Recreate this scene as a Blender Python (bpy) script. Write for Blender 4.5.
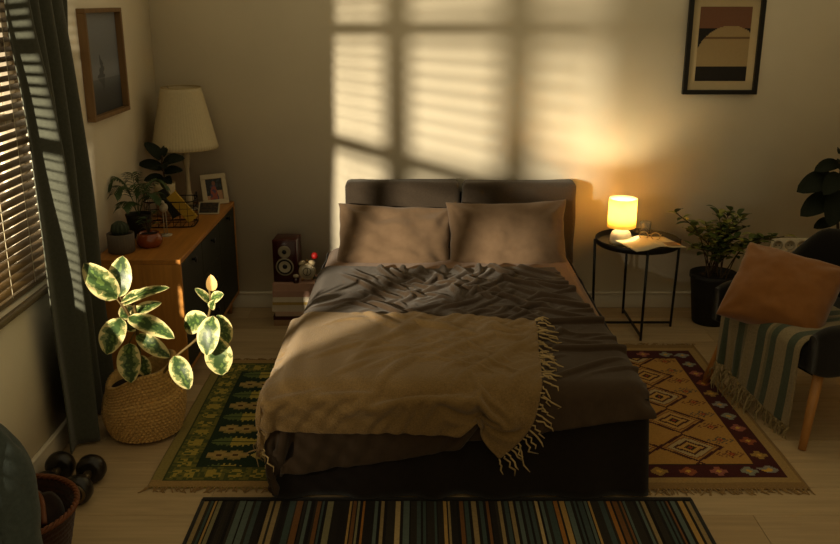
import bpy, bmesh, math, random
import numpy as np
from mathutils import Vector, Matrix, Euler, noise
from mathutils.bvhtree import BVHTree

for o in list(bpy.data.objects):
    bpy.data.objects.remove(o, do_unlink=True)
S = bpy.context.scene
C = S.collection
PI = math.pi
rnd = random.Random(7)

# ------------------------------------------------------------------ camera, world, light
CAM_H = 1.78
cam_d = bpy.data.cameras.new('camera')
cam = bpy.data.objects.new('camera', cam_d); C.objects.link(cam)
cam.location = (0, 0, CAM_H)
cam.rotation_euler = (PI / 2 - math.radians(16.994), 0, 0)
cam_d.sensor_fit = 'HORIZONTAL'; cam_d.sensor_width = 36.0
cam_d.lens = 890.0 / 840.0 * 36.0
cam_d.clip_start = 0.05
S.camera = cam

W = bpy.data.worlds.new('world'); S.world = W; W.use_nodes = True
bg = W.node_tree.nodes['Background']
bg.inputs[0].default_value = (1.0, 0.80, 0.45, 1)
bg.inputs[1].default_value = 0.335

# studio lamp standing outside the window, imitating low sun through the blind
sd = bpy.data.lights.new('window_studio_lamp', 'SPOT')
studio_lamp = bpy.data.objects.new('window_studio_lamp', sd); C.objects.link(studio_lamp)
studio_lamp.location = (-2.6, 0.60, 1.62)
sd.energy = 3050; sd.color = (1.0, 0.855, 0.60); sd.shadow_soft_size = 0.045
sd.spot_size = math.radians(47); sd.spot_blend = 1.0
studio_lamp.rotation_euler = (Vector((-0.22, 5.1, 0.48)) - studio_lamp.location).to_track_quat('-Z', 'Y').to_euler()

S.view_settings.view_transform = 'Standard'
S.view_settings.look = 'None'
S.view_settings.gamma = 1.0
S.view_settings.use_curve_mapping = False
S.view_settings.exposure = 0.0

# ------------------------------------------------------------------ helpers
def lin(r, g=None, b=None):
    if isinstance(r, str):
        r = r.lstrip('#'); r, g, b = (int(r[i:i + 2], 16) for i in (0, 2, 4))
    f = lambda v: (v / 255 / 12.92) if v <= 10.3 else ((v / 255 + 0.055) / 1.055) ** 2.4
    return (f(r), f(g), f(b))

MATS = {}
def nodes_of(name):
    m = bpy.data.materials.new(name); m.use_nodes = True
    nt = m.node_tree; p = nt.nodes['Principled BSDF']
    return m, nt, p
def link(nt, a, b): nt.links.new(a, b)

def mat(name, col, rough=0.7, var=0.12, scale=20.0, bump=0.0, bscale=200.0, metal=0.0, stretch=None, sheen=0.0, spec=0.35, attr=None, bdist=0.002):
    """procedural principled material: noise-varied colour and noise bump"""
    if name in MATS: return MATS[name]
    m, nt, p = nodes_of(name); N = nt.nodes
    if isinstance(col, str): col = lin(col)
    p.inputs['Roughness'].default_value = rough
    p.inputs['Metallic'].default_value = metal
    p.inputs['Specular IOR Level'].default_value = spec
    if sheen: p.inputs['Sheen Weight'].default_value = sheen
    tc = N.new('ShaderNodeTexCoord'); mp = N.new('ShaderNodeMapping')
    link(nt, tc.outputs['Object'], mp.inputs[0])
    if stretch: mp.inputs['Scale'].default_value = stretch
    nz = N.new('ShaderNodeTexNoise'); nz.inputs['Scale'].default_value = scale; nz.inputs['Detail'].default_value = 5
    link(nt, mp.outputs[0], nz.inputs['Vector'])
    mr = N.new('ShaderNodeMapRange'); mr.inputs[1].default_value = 0.25; mr.inputs[2].default_value = 0.75
    mr.inputs[3].default_value = 1 - var; mr.inputs[4].default_value = 1 + var
    link(nt, nz.outputs[0], mr.inputs[0])
    mx = N.new('ShaderNodeMix'); mx.data_type = 'RGBA'; mx.blend_type = 'MULTIPLY'; mx.inputs[0].default_value = 1
    if attr:
        at = N.new('ShaderNodeAttribute'); at.attribute_name = attr
        link(nt, at.outputs['Color'], mx.inputs[6])
    else:
        mx.inputs[6].default_value = (*col, 1)
    link(nt, mr.outputs[0], mx.inputs[7]); link(nt, mx.outputs[2], p.inputs['Base Color'])
    if bump:
        n2 = N.new('ShaderNodeTexNoise'); n2.inputs['Scale'].default_value = bscale; n2.inputs['Detail'].default_value = 3
        link(nt, mp.outputs[0], n2.inputs['Vector'])
        bp = N.new('ShaderNodeBump'); bp.inputs['Strength'].default_value = bump; bp.inputs['Distance'].default_value = bdist
        link(nt, n2.outputs[0], bp.inputs['Height']); link(nt, bp.outputs[0], p.inputs['Normal'])
    MATS[name] = m
    return m

def glass_mat(name, tint=(1, 1, 1), gloss=0.08):
    if name in MATS: return MATS[name]
    m, nt, p = nodes_of(name); N = nt.nodes
    N.remove(p); out = N['Material Output']
    t = N.new('ShaderNodeBsdfTransparent'); t.inputs[0].default_value = (*tint, 1)
    g = N.new('ShaderNodeBsdfGlossy'); g.inputs['Roughness'].default_value = 0.03
    lw = N.new('ShaderNodeLayerWeight'); lw.inputs[0].default_value = 0.35
    mr = N.new('ShaderNodeMapRange'); mr.inputs[3].default_value = gloss * 0.3; mr.inputs[4].default_value = 0.6
    link(nt, lw.outputs['Facing'], mr.inputs[0])
    mx = N.new('ShaderNodeMixShader'); link(nt, mr.outputs[0], mx.inputs[0])
    link(nt, t.outputs[0], mx.inputs[1]); link(nt, g.outputs[0], mx.inputs[2]); link(nt, mx.outputs[0], out.inputs[0])
    MATS[name] = m
    return m

def translucent_mat(name, col, tcol, fac=0.6, scale=80, bump=0.2):
    m = mat(name, col, 0.85, 0.06, scale, bump, 300)
    nt = m.node_tree; N = nt.nodes
    if 'tl' in N: return m
    t = N.new('ShaderNodeBsdfTranslucent'); t.name = 'tl'; t.inputs[0].default_value = (*lin(tcol), 1)
    mx = N.new('ShaderNodeMixShader'); mx.inputs[0].default_value = fac
    link(nt, N['Principled BSDF'].outputs[0], mx.inputs[1]); link(nt, t.outputs[0], mx.inputs[2])
    link(nt, mx.outputs[0], N['Material Output'].inputs[0])
    return m

def emit_mat(name, col, strength):
    m, nt, p = nodes_of(name)
    p.inputs['Emission Color'].default_value = (*col, 1); p.inputs['Emission Strength'].default_value = strength
    return m

def wood(name, col, rough=0.45, stretch=(3, 40, 40), var=0.28, bump=0.15, spec=0.4):
    return mat(name, col, rough, var, 1.6, bump, 4.0, stretch=stretch, spec=spec)

def fabric(name, col, var=0.10, scale=60, bump=0.35, bscale=420, sheen=0.15, rough=0.9, bdist=0.003):
    return mat(name, col, rough, var, scale, bump, bscale, sheen=sheen, spec=0.15, bdist=bdist)

def tag(o, label, cat=None, group=None, kind=None):
    if label: o['label'] = label
    if cat: o['category'] = cat
    if group: o['group'] = group
    if kind: o['kind'] = kind
    return o
def thing(name, label, cat, loc=(0, 0, 0), rot=0, group=None):
    o = bpy.data.objects.new(name, None); C.objects.link(o)
    o.location = loc
    o.rotation_euler = rot if isinstance(rot, (tuple, list, Euler)) else (0, 0, rot)
    o.empty_display_size = 0.05
    return tag(o, label, cat, group)
def mesh_data(name, vs, fs, smooth=True):
    me = bpy.data.meshes.new(name)
    me.from_pydata([tuple(v) for v in vs], [], [tuple(f) for f in fs]); me.update()
    if smooth: me.polygons.foreach_set('use_smooth', [True] * len(me.polygons))
    return me
def O(name, data, m=None, parent=None, loc=None, rot=None, smooth=True):
    """link one mesh object; data is a mesh or (verts, faces)"""
    me = data if isinstance(data, bpy.types.Mesh) else mesh_data(name, data[0], data[1], smooth)
    if m is not None and len(me.materials) == 0: me.materials.append(m)
    o = bpy.data.objects.new(name, me); C.objects.link(o)
    if parent is not None: o.parent = parent
    if loc is not None: o.location = loc
    if rot is not None: o.rotation_euler = rot
    return o
def join(*parts):
    vs, fs = [], []
    for v, f in parts:
        k = len(vs); vs += list(v); fs += [tuple(i + k for i in q) for q in f]
    return vs, fs
def move(d, off=(0, 0, 0), M=None):
    v, f = d
    if M is not None: v = [M @ Vector(p) for p in v]
    return [tuple(Vector(p) + Vector(off)) for p in v], f
def rotm(ax, a): return Matrix.Rotation(a, 3, ax)
def box(sx, sy, sz, c=(0, 0, 0), bev=0.0, seg=2):
    """box centred on c with rounded edges"""
    bm = bmesh.new(); bmesh.ops.create_cube(bm, size=1)
    for v in bm.verts: v.co = (v.co.x * sx + c[0], v.co.y * sy + c[1], v.co.z * sz + c[2])
    if bev > 0: bmesh.ops.bevel(bm, geom=bm.edges[:], offset=min(bev, 0.49 * min(sx, sy, sz)), segments=seg, affect='EDGES', profile=0.5)
    bm.verts.index_update()
    r = ([tuple(v.co) for v in bm.verts], [tuple(v.index for v in f.verts) for f in bm.faces]); bm.free(); return r
def bb(x0, x1, y0, y1, z0, z1, bev=0.0, seg=2):
    return box(x1 - x0, y1 - y0, z1 - z0, ((x0 + x1) / 2, (y0 + y1) / 2, (z0 + z1) / 2), bev, seg)
def lathe(prof, n=28, c=(0, 0, 0), fn=None, caps=True):
    vs, fs = [], []
    for r, z in prof:
        for k in range(n):
            a = 2 * PI * k / n; rr = r * (fn(a, z) if fn else 1)
            vs.append((c[0] + rr * math.cos(a), c[1] + rr * math.sin(a), c[2] + z))
    for i in range(len(prof) - 1):
        for k in range(n):
            k2 = (k + 1) % n
            fs.append((i * n + k, i * n + k2, (i + 1) * n + k2, (i + 1) * n + k))
    if caps:
        if prof[0][0] > 1e-4: fs.append(tuple(range(n - 1, -1, -1)))
        if prof[-1][0] > 1e-4: fs.append(tuple((len(prof) - 1) * n + k for k in range(n)))
    return vs, fs
def tube(pts, rad, n=8, closed=False):
    pts = [Vector(p) for p in pts]; L = len(pts); vs, fs = [], []
    rads = rad if isinstance(rad, (list, tuple)) else [rad] * L
    up = None
    for i, p in enumerate(pts):
        if closed: d = pts[(i + 1) % L] - pts[i - 1]
        else: d = pts[min(i + 1, L - 1)] - pts[max(i - 1, 0)]
        d = d.normalized() if d.length > 1e-9 else Vector((0, 0, 1))
        if up is None: up = d.orthogonal().normalized()
        up = up - d * up.dot(d)
        up = up.normalized() if up.length > 1e-6 else d.orthogonal().normalized()
        s = d.cross(up)
        for k in range(n):
            a = 2 * PI * k / n; vs.append(tuple(p + (up * math.cos(a) + s * math.sin(a)) * rads[i]))
    for i in range(L if closed else L - 1):
        j = (i + 1) % L
        for k in range(n):
            k2 = (k + 1) % n; fs.append((i * n + k, i * n + k2, j * n + k2, j * n + k))
    if not closed:
        fs.append(tuple(range(n - 1, -1, -1))); fs.append(tuple((L - 1) * n + k for k in range(n)))
    return vs, fs
def curve(p, n=12):
    """Catmull-Rom through points"""
    p = [Vector(q) for q in p]; q = [2 * p[0] - p[1]] + p + [2 * p[-1] - p[-2]]; out = []
    for i in range(1, len(q) - 2):
        for k in range(n):
            t = k / n; a, b, c2, d = q[i - 1], q[i], q[i + 1], q[i + 2]
            out.append(0.5 * (2 * b + (c2 - a) * t + (2 * a - 5 * b + 4 * c2 - d) * t * t + (3 * b - a - 3 * c2 + d) * t ** 3))
    return out + [p[-1]]
def grid_faces(nu, nv, wrap=False):
    fs = []
    for i in range(nu - 1):
        for j in range(nv if wrap else nv - 1):
            j2 = (j + 1) % nv
            fs.append((i * nv + j, i * nv + j2, (i + 1) * nv + j2, (i + 1) * nv + j))
    return fs
def sphere(r, c=(0, 0, 0), n=16, m=10, sc=(1, 1, 1)):
    vs = [(c[0], c[1], c[2] - r * sc[2])]; fs = []
    for i in range(1, m):
        b = -PI / 2 + PI * i / m
        for k in range(n):
            a = 2 * PI * k / n
            vs.append((c[0] + sc[0] * r * math.cos(b) * math.cos(a), c[1] + sc[1] * r * math.cos(b) * math.sin(a), c[2] + sc[2] * r * math.sin(b)))
    vs.append((c[0], c[1], c[2] + r * sc[2])); top = len(vs) - 1
    for k in range(n):
        k2 = (k + 1) % n; fs.append((0, 1 + k2, 1 + k)); fs.append((top, top - n + k, top - n + k2))
    for i in range(m - 2):
        for k in range(n):
            k2 = (k + 1) % n; a = 1 + i * n
            fs.append((a + k, a + k2, a + n + k2, a + n + k))
    return vs, fs
def solidify(o, t, off=0):
    md = o.modifiers.new('solid', 'SOLIDIFY'); md.thickness = t; md.offset = off; return o
def subsurf(o, l=1):
    md = o.modifiers.new('sub', 'SUBSURF'); md.levels = l; md.render_levels = l; return o
def face_colors(o, cols, name='Col'):
    me = o.data; at = me.color_attributes.new(name, 'FLOAT_COLOR', 'CORNER')
    a = np.empty((len(me.loops), 4), np.float32); k = 0
    for p in me.polygons:
        c = cols[p.index]; a[k:k + p.loop_total, :3] = c; k += p.loop_total
    a[:, 3] = 1; at.data.foreach_set('color', a.ravel())
def print_grid(name, w, h, nx, ny, fn, m, parent, loc, rot):
    """flat printed sheet in local XZ (facing -Y) whose colour comes from fn(u, v)"""
    vs = [((i / nx - .5) * w, 0, (j / ny - .5) * h) for i in range(nx + 1) for j in range(ny + 1)]
    fs = []; cols = []
    for i in range(nx):
        for j in range(ny):
            fs.append((i * (ny + 1) + j, (i + 1) * (ny + 1) + j, (i + 1) * (ny + 1) + j + 1, i * (ny + 1) + j + 1))
            cols.append(fn((i + .5) / nx, (j + .5) / ny))
    o = O(name, (vs, fs), m, parent, loc, rot, smooth=False); face_colors(o, cols); return o
def dup(root, loc=None, rot=None, label=None):
    r = root.copy(); C.objects.link(r)
    if loc is not None: r.location = loc
    if rot is not None: r.rotation_euler = rot
    if label: r['label'] = label
    for ch in list(root.children):
        c = ch.copy(); C.objects.link(c); c.parent = r
        for g in ch.children:
            d = g.copy(); C.objects.link(d); d.parent = c
    return r
def nz(x, y, z=0.0): return noise.noise(Vector((x, y, z)))
def fbm(x, y, z=0.0, o=4): return noise.fractal(Vector((x, y, z)), 1.0, 2.0, o)

# leaf built along +Y (stem at origin), folded on the midrib, normal +Z; UV u = across 0..1, v = along
def leaf_mesh(name, L, Wd, m, nl=12, nw=6, droop=0.25, fold=0.18, shape=0.9, cup=0.0, tipp=1.0):
    vs, fs, uv = [], [], []
    for i in range(nl + 1):
        t = i / nl
        w = Wd / 2 * (math.sin(PI * t ** shape) ** 0.52) * (1 if t < .7 else (1 - (t - .7) / .3 * 0.12 * tipp)) + 0.0004
        y = L * (t - 0.12 * droop * t * t); z = -droop * L * t * t * 0.6 + 0.06 * L * math.sin(PI * t)
        for j in range(nw + 1):
            s = j / nw * 2 - 1
            vs.append((w * s, y, z + fold * w * abs(s) - cup * w * s * s + 0.03 * w * math.sin(7 * t + 2 * s)))
            uv.append((j / nw, t))
    fs = grid_faces(nl + 1, nw + 1)
    fs = [f[::-1] for f in fs]
    me = mesh_data(name, vs, fs); me.materials.append(m)
    ul = me.uv_layers.new(name='UVMap')
    ul.data.foreach_set('uv', [c for l in me.loops for c in uv[l.vertex_index]])
    return me
def leaf_at(me, base, d, up=(0, 0, 1), sc=1.0, parent=None, name='leaf'):
    y = Vector(d).normalized(); z = Vector(up); z = z - y * z.dot(y)
    z = z.normalized() if z.length > 1e-4 else y.orthogonal().normalized()
    x = y.cross(z)
    M = Matrix((x, y, z)).transposed().to_4x4() @ Matrix.Scale(sc, 4); M.translation = Vector(base)
    o = bpy.data.objects.new(name, me); C.objects.link(o); o.parent = parent; o.matrix_local = M
    return o

# position-based cloth on a grid P (n, m, 3)
def cloth(P, rx, ry, collide, steps=80, iters=6, bend=0.25, damp=0.96, g=-0.0008, pin=None, every=1):
    P = np.array(P, float); Q = P.copy()
    rd = math.hypot(rx, ry)
    def con(a, b, r, k):
        d = b - a; l = np.sqrt((d * d).sum(-1, keepdims=True)) + 1e-9
        c = d * (0.5 * k * (l - r) / l)
        a += c; b -= c
    def bcon(a, b, r, k):      # only resists folding (compression)
        d = b - a; l = np.sqrt((d * d).sum(-1, keepdims=True)) + 1e-9
        c = d * (0.5 * k * np.minimum(l - r, 0) / l)
        a += c; b -= c
    P0 = P.copy()
    for s in range(steps):
        V = (P - Q) * damp; Q = P.copy(); P = P + V; P[..., 2] += g
        for it in range(iters):
            for o in (0, 1):
                n = (P.shape[0] - o) // 2 * 2 + o; a, b = P[o:n:2], P[o + 1:n:2]; con(a, b, rx, 1.0)
                n = (P.shape[1] - o) // 2 * 2 + o; a, b = P[:, o:n:2], P[:, o + 1:n:2]; con(a, b, ry, 1.0)
            for o in (0, 1):
                n = (P.shape[0] - o) // 2 * 2 + o
                con(P[o:n:2, :-1], P[o + 1:n:2, 1:], rd, 0.5); con(P[o:n:2, 1:], P[o + 1:n:2, :-1], rd, 0.5)
            if it % 2 == 0:
                for o in (0, 1, 2, 3):
                    n = (P.shape[0] - o) // 4 * 4 + o; bcon(P[o:n:4], P[o + 2:n:4], 2 * rx, bend)
                    n = (P.shape[1] - o) // 4 * 4 + o; bcon(P[:, o:n:4], P[:, o + 2:n:4], 2 * ry, bend)
            if pin is not None: P[pin] = P0[pin]
        if s % every == 0 or s == steps - 1: collide(P, Q)
    return P
def box_collider(c, h, r, fr=0.6):
    c = np.array(c); h = np.array(h)
    def col(P, Q):
        p = P - c; q = np.abs(p) - (h - r)
        qo = np.maximum(q, 0); l = np.sqrt((qo * qo).sum(-1)) + 1e-9
        ins = np.minimum(q.max(-1), 0); d = l + ins - r
        nrm = np.where((l > 1e-6)[..., None], qo / l[..., None], 0)
        deep = l <= 1e-6
        if deep.any():
            ax = q.argmax(-1); nd = np.zeros_like(p); np.put_along_axis(nd, ax[..., None], 1.0, -1); nrm = np.where(deep[..., None], nd, nrm)
        nrm = nrm * np.sign(p + 1e-12)
        hit = d < 0
        P[hit] -= (d[..., None] * nrm)[hit]
        Q[hit] = Q[hit] * (1 - fr) + P[hit] * fr
    return col
def floor_col(z=0.006):
    def col(P, Q):
        hit = P[..., 2] < z
        P[..., 2] = np.where(hit, z, P[..., 2])
        Q[hit] = Q[hit] * .3 + P[hit] * .7
    return col
def bvh_collider(vs, fs, th, fr=0.7):
    t = BVHTree.FromPolygons([tuple(v) for v in vs], fs)
    def col(P, Q):
        F = P.reshape(-1, 3); G = Q.reshape(-1, 3)
        for i in range(len(F)):
            p = Vector(F[i]); lo, n, idx, dist = t.find_nearest(p, 0.09)
            if lo is None: continue
            d = (p - lo).dot(n)
            if d < th:
                q = p + n * (th - d); F[i] = q; G[i] = G[i] * (1 - fr) + F[i] * fr
    return col
def chain(*cs):
    def col(P, Q):
        for c in cs: c(P, Q)
    return col

# ------------------------------------------------------------------ the room
XL, XR, YB, YN = -1.49, 2.95, 5.10, -0.6
wall_m = mat('wall_paint', '#ece2cc', 0.85, 0.04, 3.0, 0.12, 90, spec=0.2)
white_p = mat('white_trim_paint', '#d8cfbc', 0.55, 0.04, 6, 0.05, 60)
floor_under = mat('floor_joint', '#4a3c2a', 0.9)
fl = O('floor', bb(XL - .2, XR + .1, YN, YB + .1, -0.08, -0.004), floor_under); fl['kind'] = 'structure'
plank_ms = []
for i, h in enumerate(('#b59d78', '#b09872', '#baa27c', '#ad946e')):
    plank_ms.append(wood('plank_wood_%d' % i, h, 0.42, (1.6, 26, 26), 0.16, 0.05, 0.4))
pw, pl = 0.19, 1.35
plank_me = []
for i in range(4):
    me = mesh_data('plank', *bb(0, pl - 0.0016, 0, pw - 0.0016, -0.012, 0, 0.0012, 1), smooth=False); me.materials.append(plank_ms[i]); plank_me.append(me)
y = YN; r = 0
while y < YB:
    x = XL - 0.02 - (r * 0.47 % 1.0) * pl
    while x < XR:
        L0, L1 = max(x, XL), min(x + pl, XR)
        if L1 - L0 > 0.05:
            o = O('plank', plank_me[rnd.randrange(4)], None, fl, (L0, y, 0)); o.scale.x = (L1 - L0 - .0) / pl
            if y + pw > YB: o.scale.y = (YB - y) / pw
        x += pl
    y += pw; r += 1
ob = O('wall_back', bb(XL - .2, XR + .15, YB, YB + .15, -0.08, 2.75), wall_m); ob['kind'] = 'structure'
ob = O('wall_right', bb(XR, XR + .15, YN, YB, -0.08, 2.75), wall_m); ob['kind'] = 'structure'
WY0, WY1, WZ0, WZ1 = 0.95, 3.56, 0.70, 2.40        # window opening in the left wall
ob = O('wall_left', join(bb(XL - .2, XL, YN, WY0, -0.08, 2.75), bb(XL - .2, XL, WY1, YB, -0.08, 2.75),
                         bb(XL - .2, XL, WY0, WY1, -0.08, WZ0), bb(XL - .2, XL, WY0, WY1, WZ1, 2.75)), wall_m); ob['kind'] = 'structure'
def baseboard(name, d):
    o = O(name, d, white_p); o['kind'] = 'structure'
baseboard('baseboard_back', join(bb(XL, XR, YB - .014, YB, 0, .085, .003), bb(XL, XR, YB - .02, YB, .085, .1, .004)))
baseboard('baseboard_left', join(bb(XL, XL + .014, YN, YB - .02, 0, .085, .003), bb(XL, XL + .02, YN, YB - .02, .085, .1, .004)))
baseboard('baseboard_right', bb(XR - .014, XR, YN, YB - .02, 0, .1, .003))

# window: frame, transoms, mullions, panes
win = thing('window_1', None, None, (XL - .13, 0, 0)); win['kind'] = 'structure'
frame_m = mat('window_paint', '#8d8069', 0.5, 0.05, 8)
O('window_frame', join(bb(-.03, .03, WY0, WY1, WZ0, WZ0 + .05), bb(-.03, .03, WY0, WY1, WZ1 - .05, WZ1),
                       bb(-.03, .03, WY0, WY0 + .05, WZ0, WZ1), bb(-.03, .03, WY1 - .05, WY1, WZ0, WZ1)), frame_m, win, smooth=False)
ymull = [1.45, 2.00, 2.385, 3.1]; ztr = [1.335, 1.62, 2.0]
for q in ymull: O('mullion', bb(-.025, .025, q - .02, q + .02, WZ0 + .05, WZ1 - .05, .006, 1), frame_m, win, smooth=False)
for q in ztr: O('transom', bb(-.022, .022, WY0 + .05, WY1 - .05, q - .02, q + .02, .006, 1), frame_m, win, smooth=False)
ys = [WY0 + .05] + ymull + [WY1 - .05]; zs = [WZ0 + .05] + ztr + [WZ1 - .05]
gm = glass_mat('window_glass')
for i in range(len(ys) - 1):
    for j in range(len(zs) - 1):
        O('pane', bb(-.002, .002, ys[i], ys[i + 1], zs[j], zs[j + 1]), gm, win, smooth=False)
ob = O('window_sill', bb(XL - .1, XL + .02, WY0 - .03, WY1, WZ0 - .028, WZ0 - .002, .006), mat('sill_paint', '#6e6046', 0.5, .08), win)
ob.location = (-(XL - .13), 0, 0)

# venetian blind in the window, plus an added unseen one dimming the lamp
slat_m = translucent_mat('blind_slat', '#6e552c', '#a5803c', 0.08, 30, 0.05)
slat_m.node_tree.nodes['Principled BSDF'].inputs['Roughness'].default_value = 0.45
rail_m = mat('blind_rail', '#5f4c2e', .5); cord_m = fabric('blind_cord', '#d8cca8')
pitch = 0.0345; nsl = int((WZ1 - WZ0 - 0.09) / pitch)
def venetian(label, ya, yb, tilt, cords):
    t = thing('venetian_blind', label, 'blind', (XL - .035, (ya + yb) / 2, WZ0), 0, 'blinds in the window'); bl = yb - ya
    vs = []
    for dz in (0, -.0016):
        for k in range(5):
            q = k / 4 * 2 - 1
            for yy in (-bl / 2, bl / 2): vs.append((q * 0.0165, yy, 0.0022 * (1 - q * q) + dz))
    fs = [(2 * k, 2 * k + 2, 2 * k + 3, 2 * k + 1) for k in range(4)] + [(10 + 2 * k + 1, 10 + 2 * k + 3, 10 + 2 * k + 2, 10 + 2 * k) for k in range(4)] + [(0, 1, 11, 10), (8, 18, 19, 9)]
    sme = mesh_data('slat', vs, fs, False); sme.materials.append(slat_m)
    for k in range(nsl):
        O('slat', sme, None, t, (0, 0, 0.045 + k * pitch), (0, math.radians(tilt + rnd.uniform(-1.2, 1.2)), 0))
    O('bottom_rail', box(.036, bl, .02, (0, 0, .016), .005), rail_m, t)
    O('head_rail', box(.04, bl, .045, (0, 0, WZ1 - WZ0 - .026), .004), rail_m, t)
    for yy in cords:
        for e in (-1, 1): O('ladder_cord', tube([(e * .017, yy, .02), (e * .017, yy, WZ1 - WZ0 - .05)], .0012, 5), cord_m, t)
YS = 1.95
venetian('brown wooden venetian blind with half open slats beside the curtain', YS + .02, WY1 - .015, 27, (-.6, 0, .37, .57))
venetian('added unseen venetian blind with nearly closed slats dimming the window lamp', WY0 + .015, YS - .02, 79, (-.3, .3))  # out of view; added to hold the lamp light off the bed foot

# curtain and rod
cur_m = fabric('curtain_cloth', '#4a4c42', .14, 90, .4, 500, .2)
nu, nv = 120, 90; vs = []
for i in range(nu):
    t = i / (nu - 1)
    for j in range(nv):
        z = 0.015 + 2.47 * j / (nv - 1); h = j / (nv - 1)
        low = 1 - h
        yy = 3.17 + 0.655 * t + 0.05 * low * (1 - t) * 1.6 + 0.012 * nz(t * 5, z * 1.3) - 0.035 * math.exp(-((z - 1.75) / .25) ** 2) * (1 - t) + (0.04 * (h - .3) if t < .1 else 0) * (1 - t * 10)
        tc = .045 + .125 * min(1, max(0, (1.8 - z) / 1.1)) + .02 * nz(z * 2, 7)
        rise = 1 / (1 + math.exp(-(t - tc) / (.012 + .004 * low)))
        fall = max(0, t - tc - .05)
        ph = fall * 2 * PI * 4.2
        xx = -1.428 + (.058 + .075 * low) * rise * math.exp(-(fall / .20) ** 1.3) - .026 * (1 - math.cos(ph)) * rise + .018 * math.sin(2 * PI * 3.4 * t + 1) * min(1, fall * 6) + .008 * nz(t * 7, z * 2, 3) + .012 * math.exp(-(t / .05) ** 2)
        xx = min(xx, -1.285) if yy < 3.36 else min(xx, -1.365)
        if z < .9: xx = min(xx, -1.178 - math.sqrt(max(0, .20 ** 2 - (yy - 3.475) ** 2)))
        vs.append((max(xx, -1.474), yy, z))
ob = O('curtain', (vs, grid_faces(nu, nv)), cur_m); solidify(ob, .004)
tag(ob, 'dark grey green curtain hanging in folds beside the window blind', 'curtain')
rod = thing('curtain_rod', 'dark metal curtain rod fixed above the window', 'curtain rod', (-1.418, 0, 2.50))
dark_metal = mat('dark_metal', '#1b1916', .45, .1, 30, metal=.6)
O('pole', tube([(0, .8, 0), (0, 3.95, 0)], .012, 12), dark_metal, rod)
for yy in (.8, 3.95): O('finial', sphere(.022, (0, yy, 0)), dark_metal, rod)
for yy in (.88, 3.9): O('bracket', join(bb(-.072, 0, yy - .006, yy + .006, -.006, .006), bb(-.072, -.066, yy - .015, yy + .015, -.04, .03)), dark_metal, rod)

# wall pictures
def framed(name, label, loc, rz, w, h, fw, depth, fm, mat_w, mm, pfn, pw_, ph_, nx=60, ny=70):
    t = thing(name, label, 'picture', loc, rz)
    O('frame', join(bb(-w / 2, w / 2, -depth, 0, h / 2 - fw, h / 2, .002, 1), bb(-w / 2, w / 2, -depth, 0, -h / 2, -h / 2 + fw, .002, 1),
                    bb(-w / 2, -w / 2 + fw, -depth, 0, -h / 2 + fw, h / 2 - fw, .002, 1), bb(w / 2 - fw, w / 2, -depth, 0, -h / 2 + fw, h / 2 - fw, .002, 1)), fm, t, smooth=False)
    O('backing', bb(-w / 2 + fw, w / 2 - fw, -.006, -.001, -h / 2 + fw, h / 2 - fw), mm, t, smooth=False)
    print_grid('print', pw_, ph_, nx, ny, pfn, mat(name + '_ink', (1, 1, 1), .6, .04, 60, attr='Col'), t, (0, -.0075, 0), None)
    return t
def art_right(u, v):
    cx, r = .62, .62
    d = math.hypot((u - cx) * .78, (v - .22) * 1.0)
    if v < .205: return lin('#17120f')
    if d < .53: return lin('#a08a62') if abs(v - .585) > .008 else lin('#6f5638')
    if v > .72: return lin('#76503a')
    return lin('#17120f')
framed('abstract_picture', 'black framed abstract print of an arch with cream mat on back wall', (1.683, YB - .002, 1.545), 0, .417, .545, .024, .03,
       mat('black_frame', '#0f0d0b', .4), 0, mat('cream_mat', '#c7b58f', .8, .03), art_right, .285, .40)
def art_left(u, v):
    b = .10 + .22 * v ** 1.3
    if v < .34: b = .035 + .16 * v
    fog = .10 * math.exp(-((v - .40) / .12) ** 2); b += fog
    tr = 0
    w = .012 + .62 * max(0, (.58 - v)) * (1 + .25 * math.sin(v * 90)) if v > .36 else .15 * math.exp(-((v - .36) / .08) ** 2)
    if .16 < v < .60 and abs(u - .45 - .02 * math.sin(30 * v)) < w * .62: tr = .62 if v > .36 else .38
    b *= 1 - tr
    c = Vector((.85, .92, 1.05)) * b
    return (c.x, c.y, c.z)
oak = wood('oak_frame', '#7d5f3c', .5, (20, 20, 3), .2)
framed('tree_photo_picture', 'wooden framed misty photograph of a lone tree on left wall', (XL + .002, 4.255, 1.50), PI / 2, .50, .49, .020, .038,
       oak, 0, mat('dark_backing', '#20242a', .6), art_left, .461, .451)

# wall socket
sk = thing('wall_socket', 'white triple wall socket on back wall behind armchair', 'socket', (2.19, YB - .001, .392))
O('plate', box(.225, .012, .082, (0, -.006, 0), .005), wall_m, sk)
for i in (-1, 0, 1):
    q = O('socket', move(lathe([(.030, 0), (.030, .004), (.024, .004), (.022, -.004), (0.0, -.004)], 20), (i * .072, -.013, 0), rotm('X', PI / 2)), mat('socket_plastic', '#b9ad94', .4), sk)
    for e in (-1, 1): O('pin_hole', move(lathe([(.0035, 0), (.0035, .003)], 8), (i * .072 + e * .010, -.0115, 0), rotm('X', PI / 2)), dark_metal, q)

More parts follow.
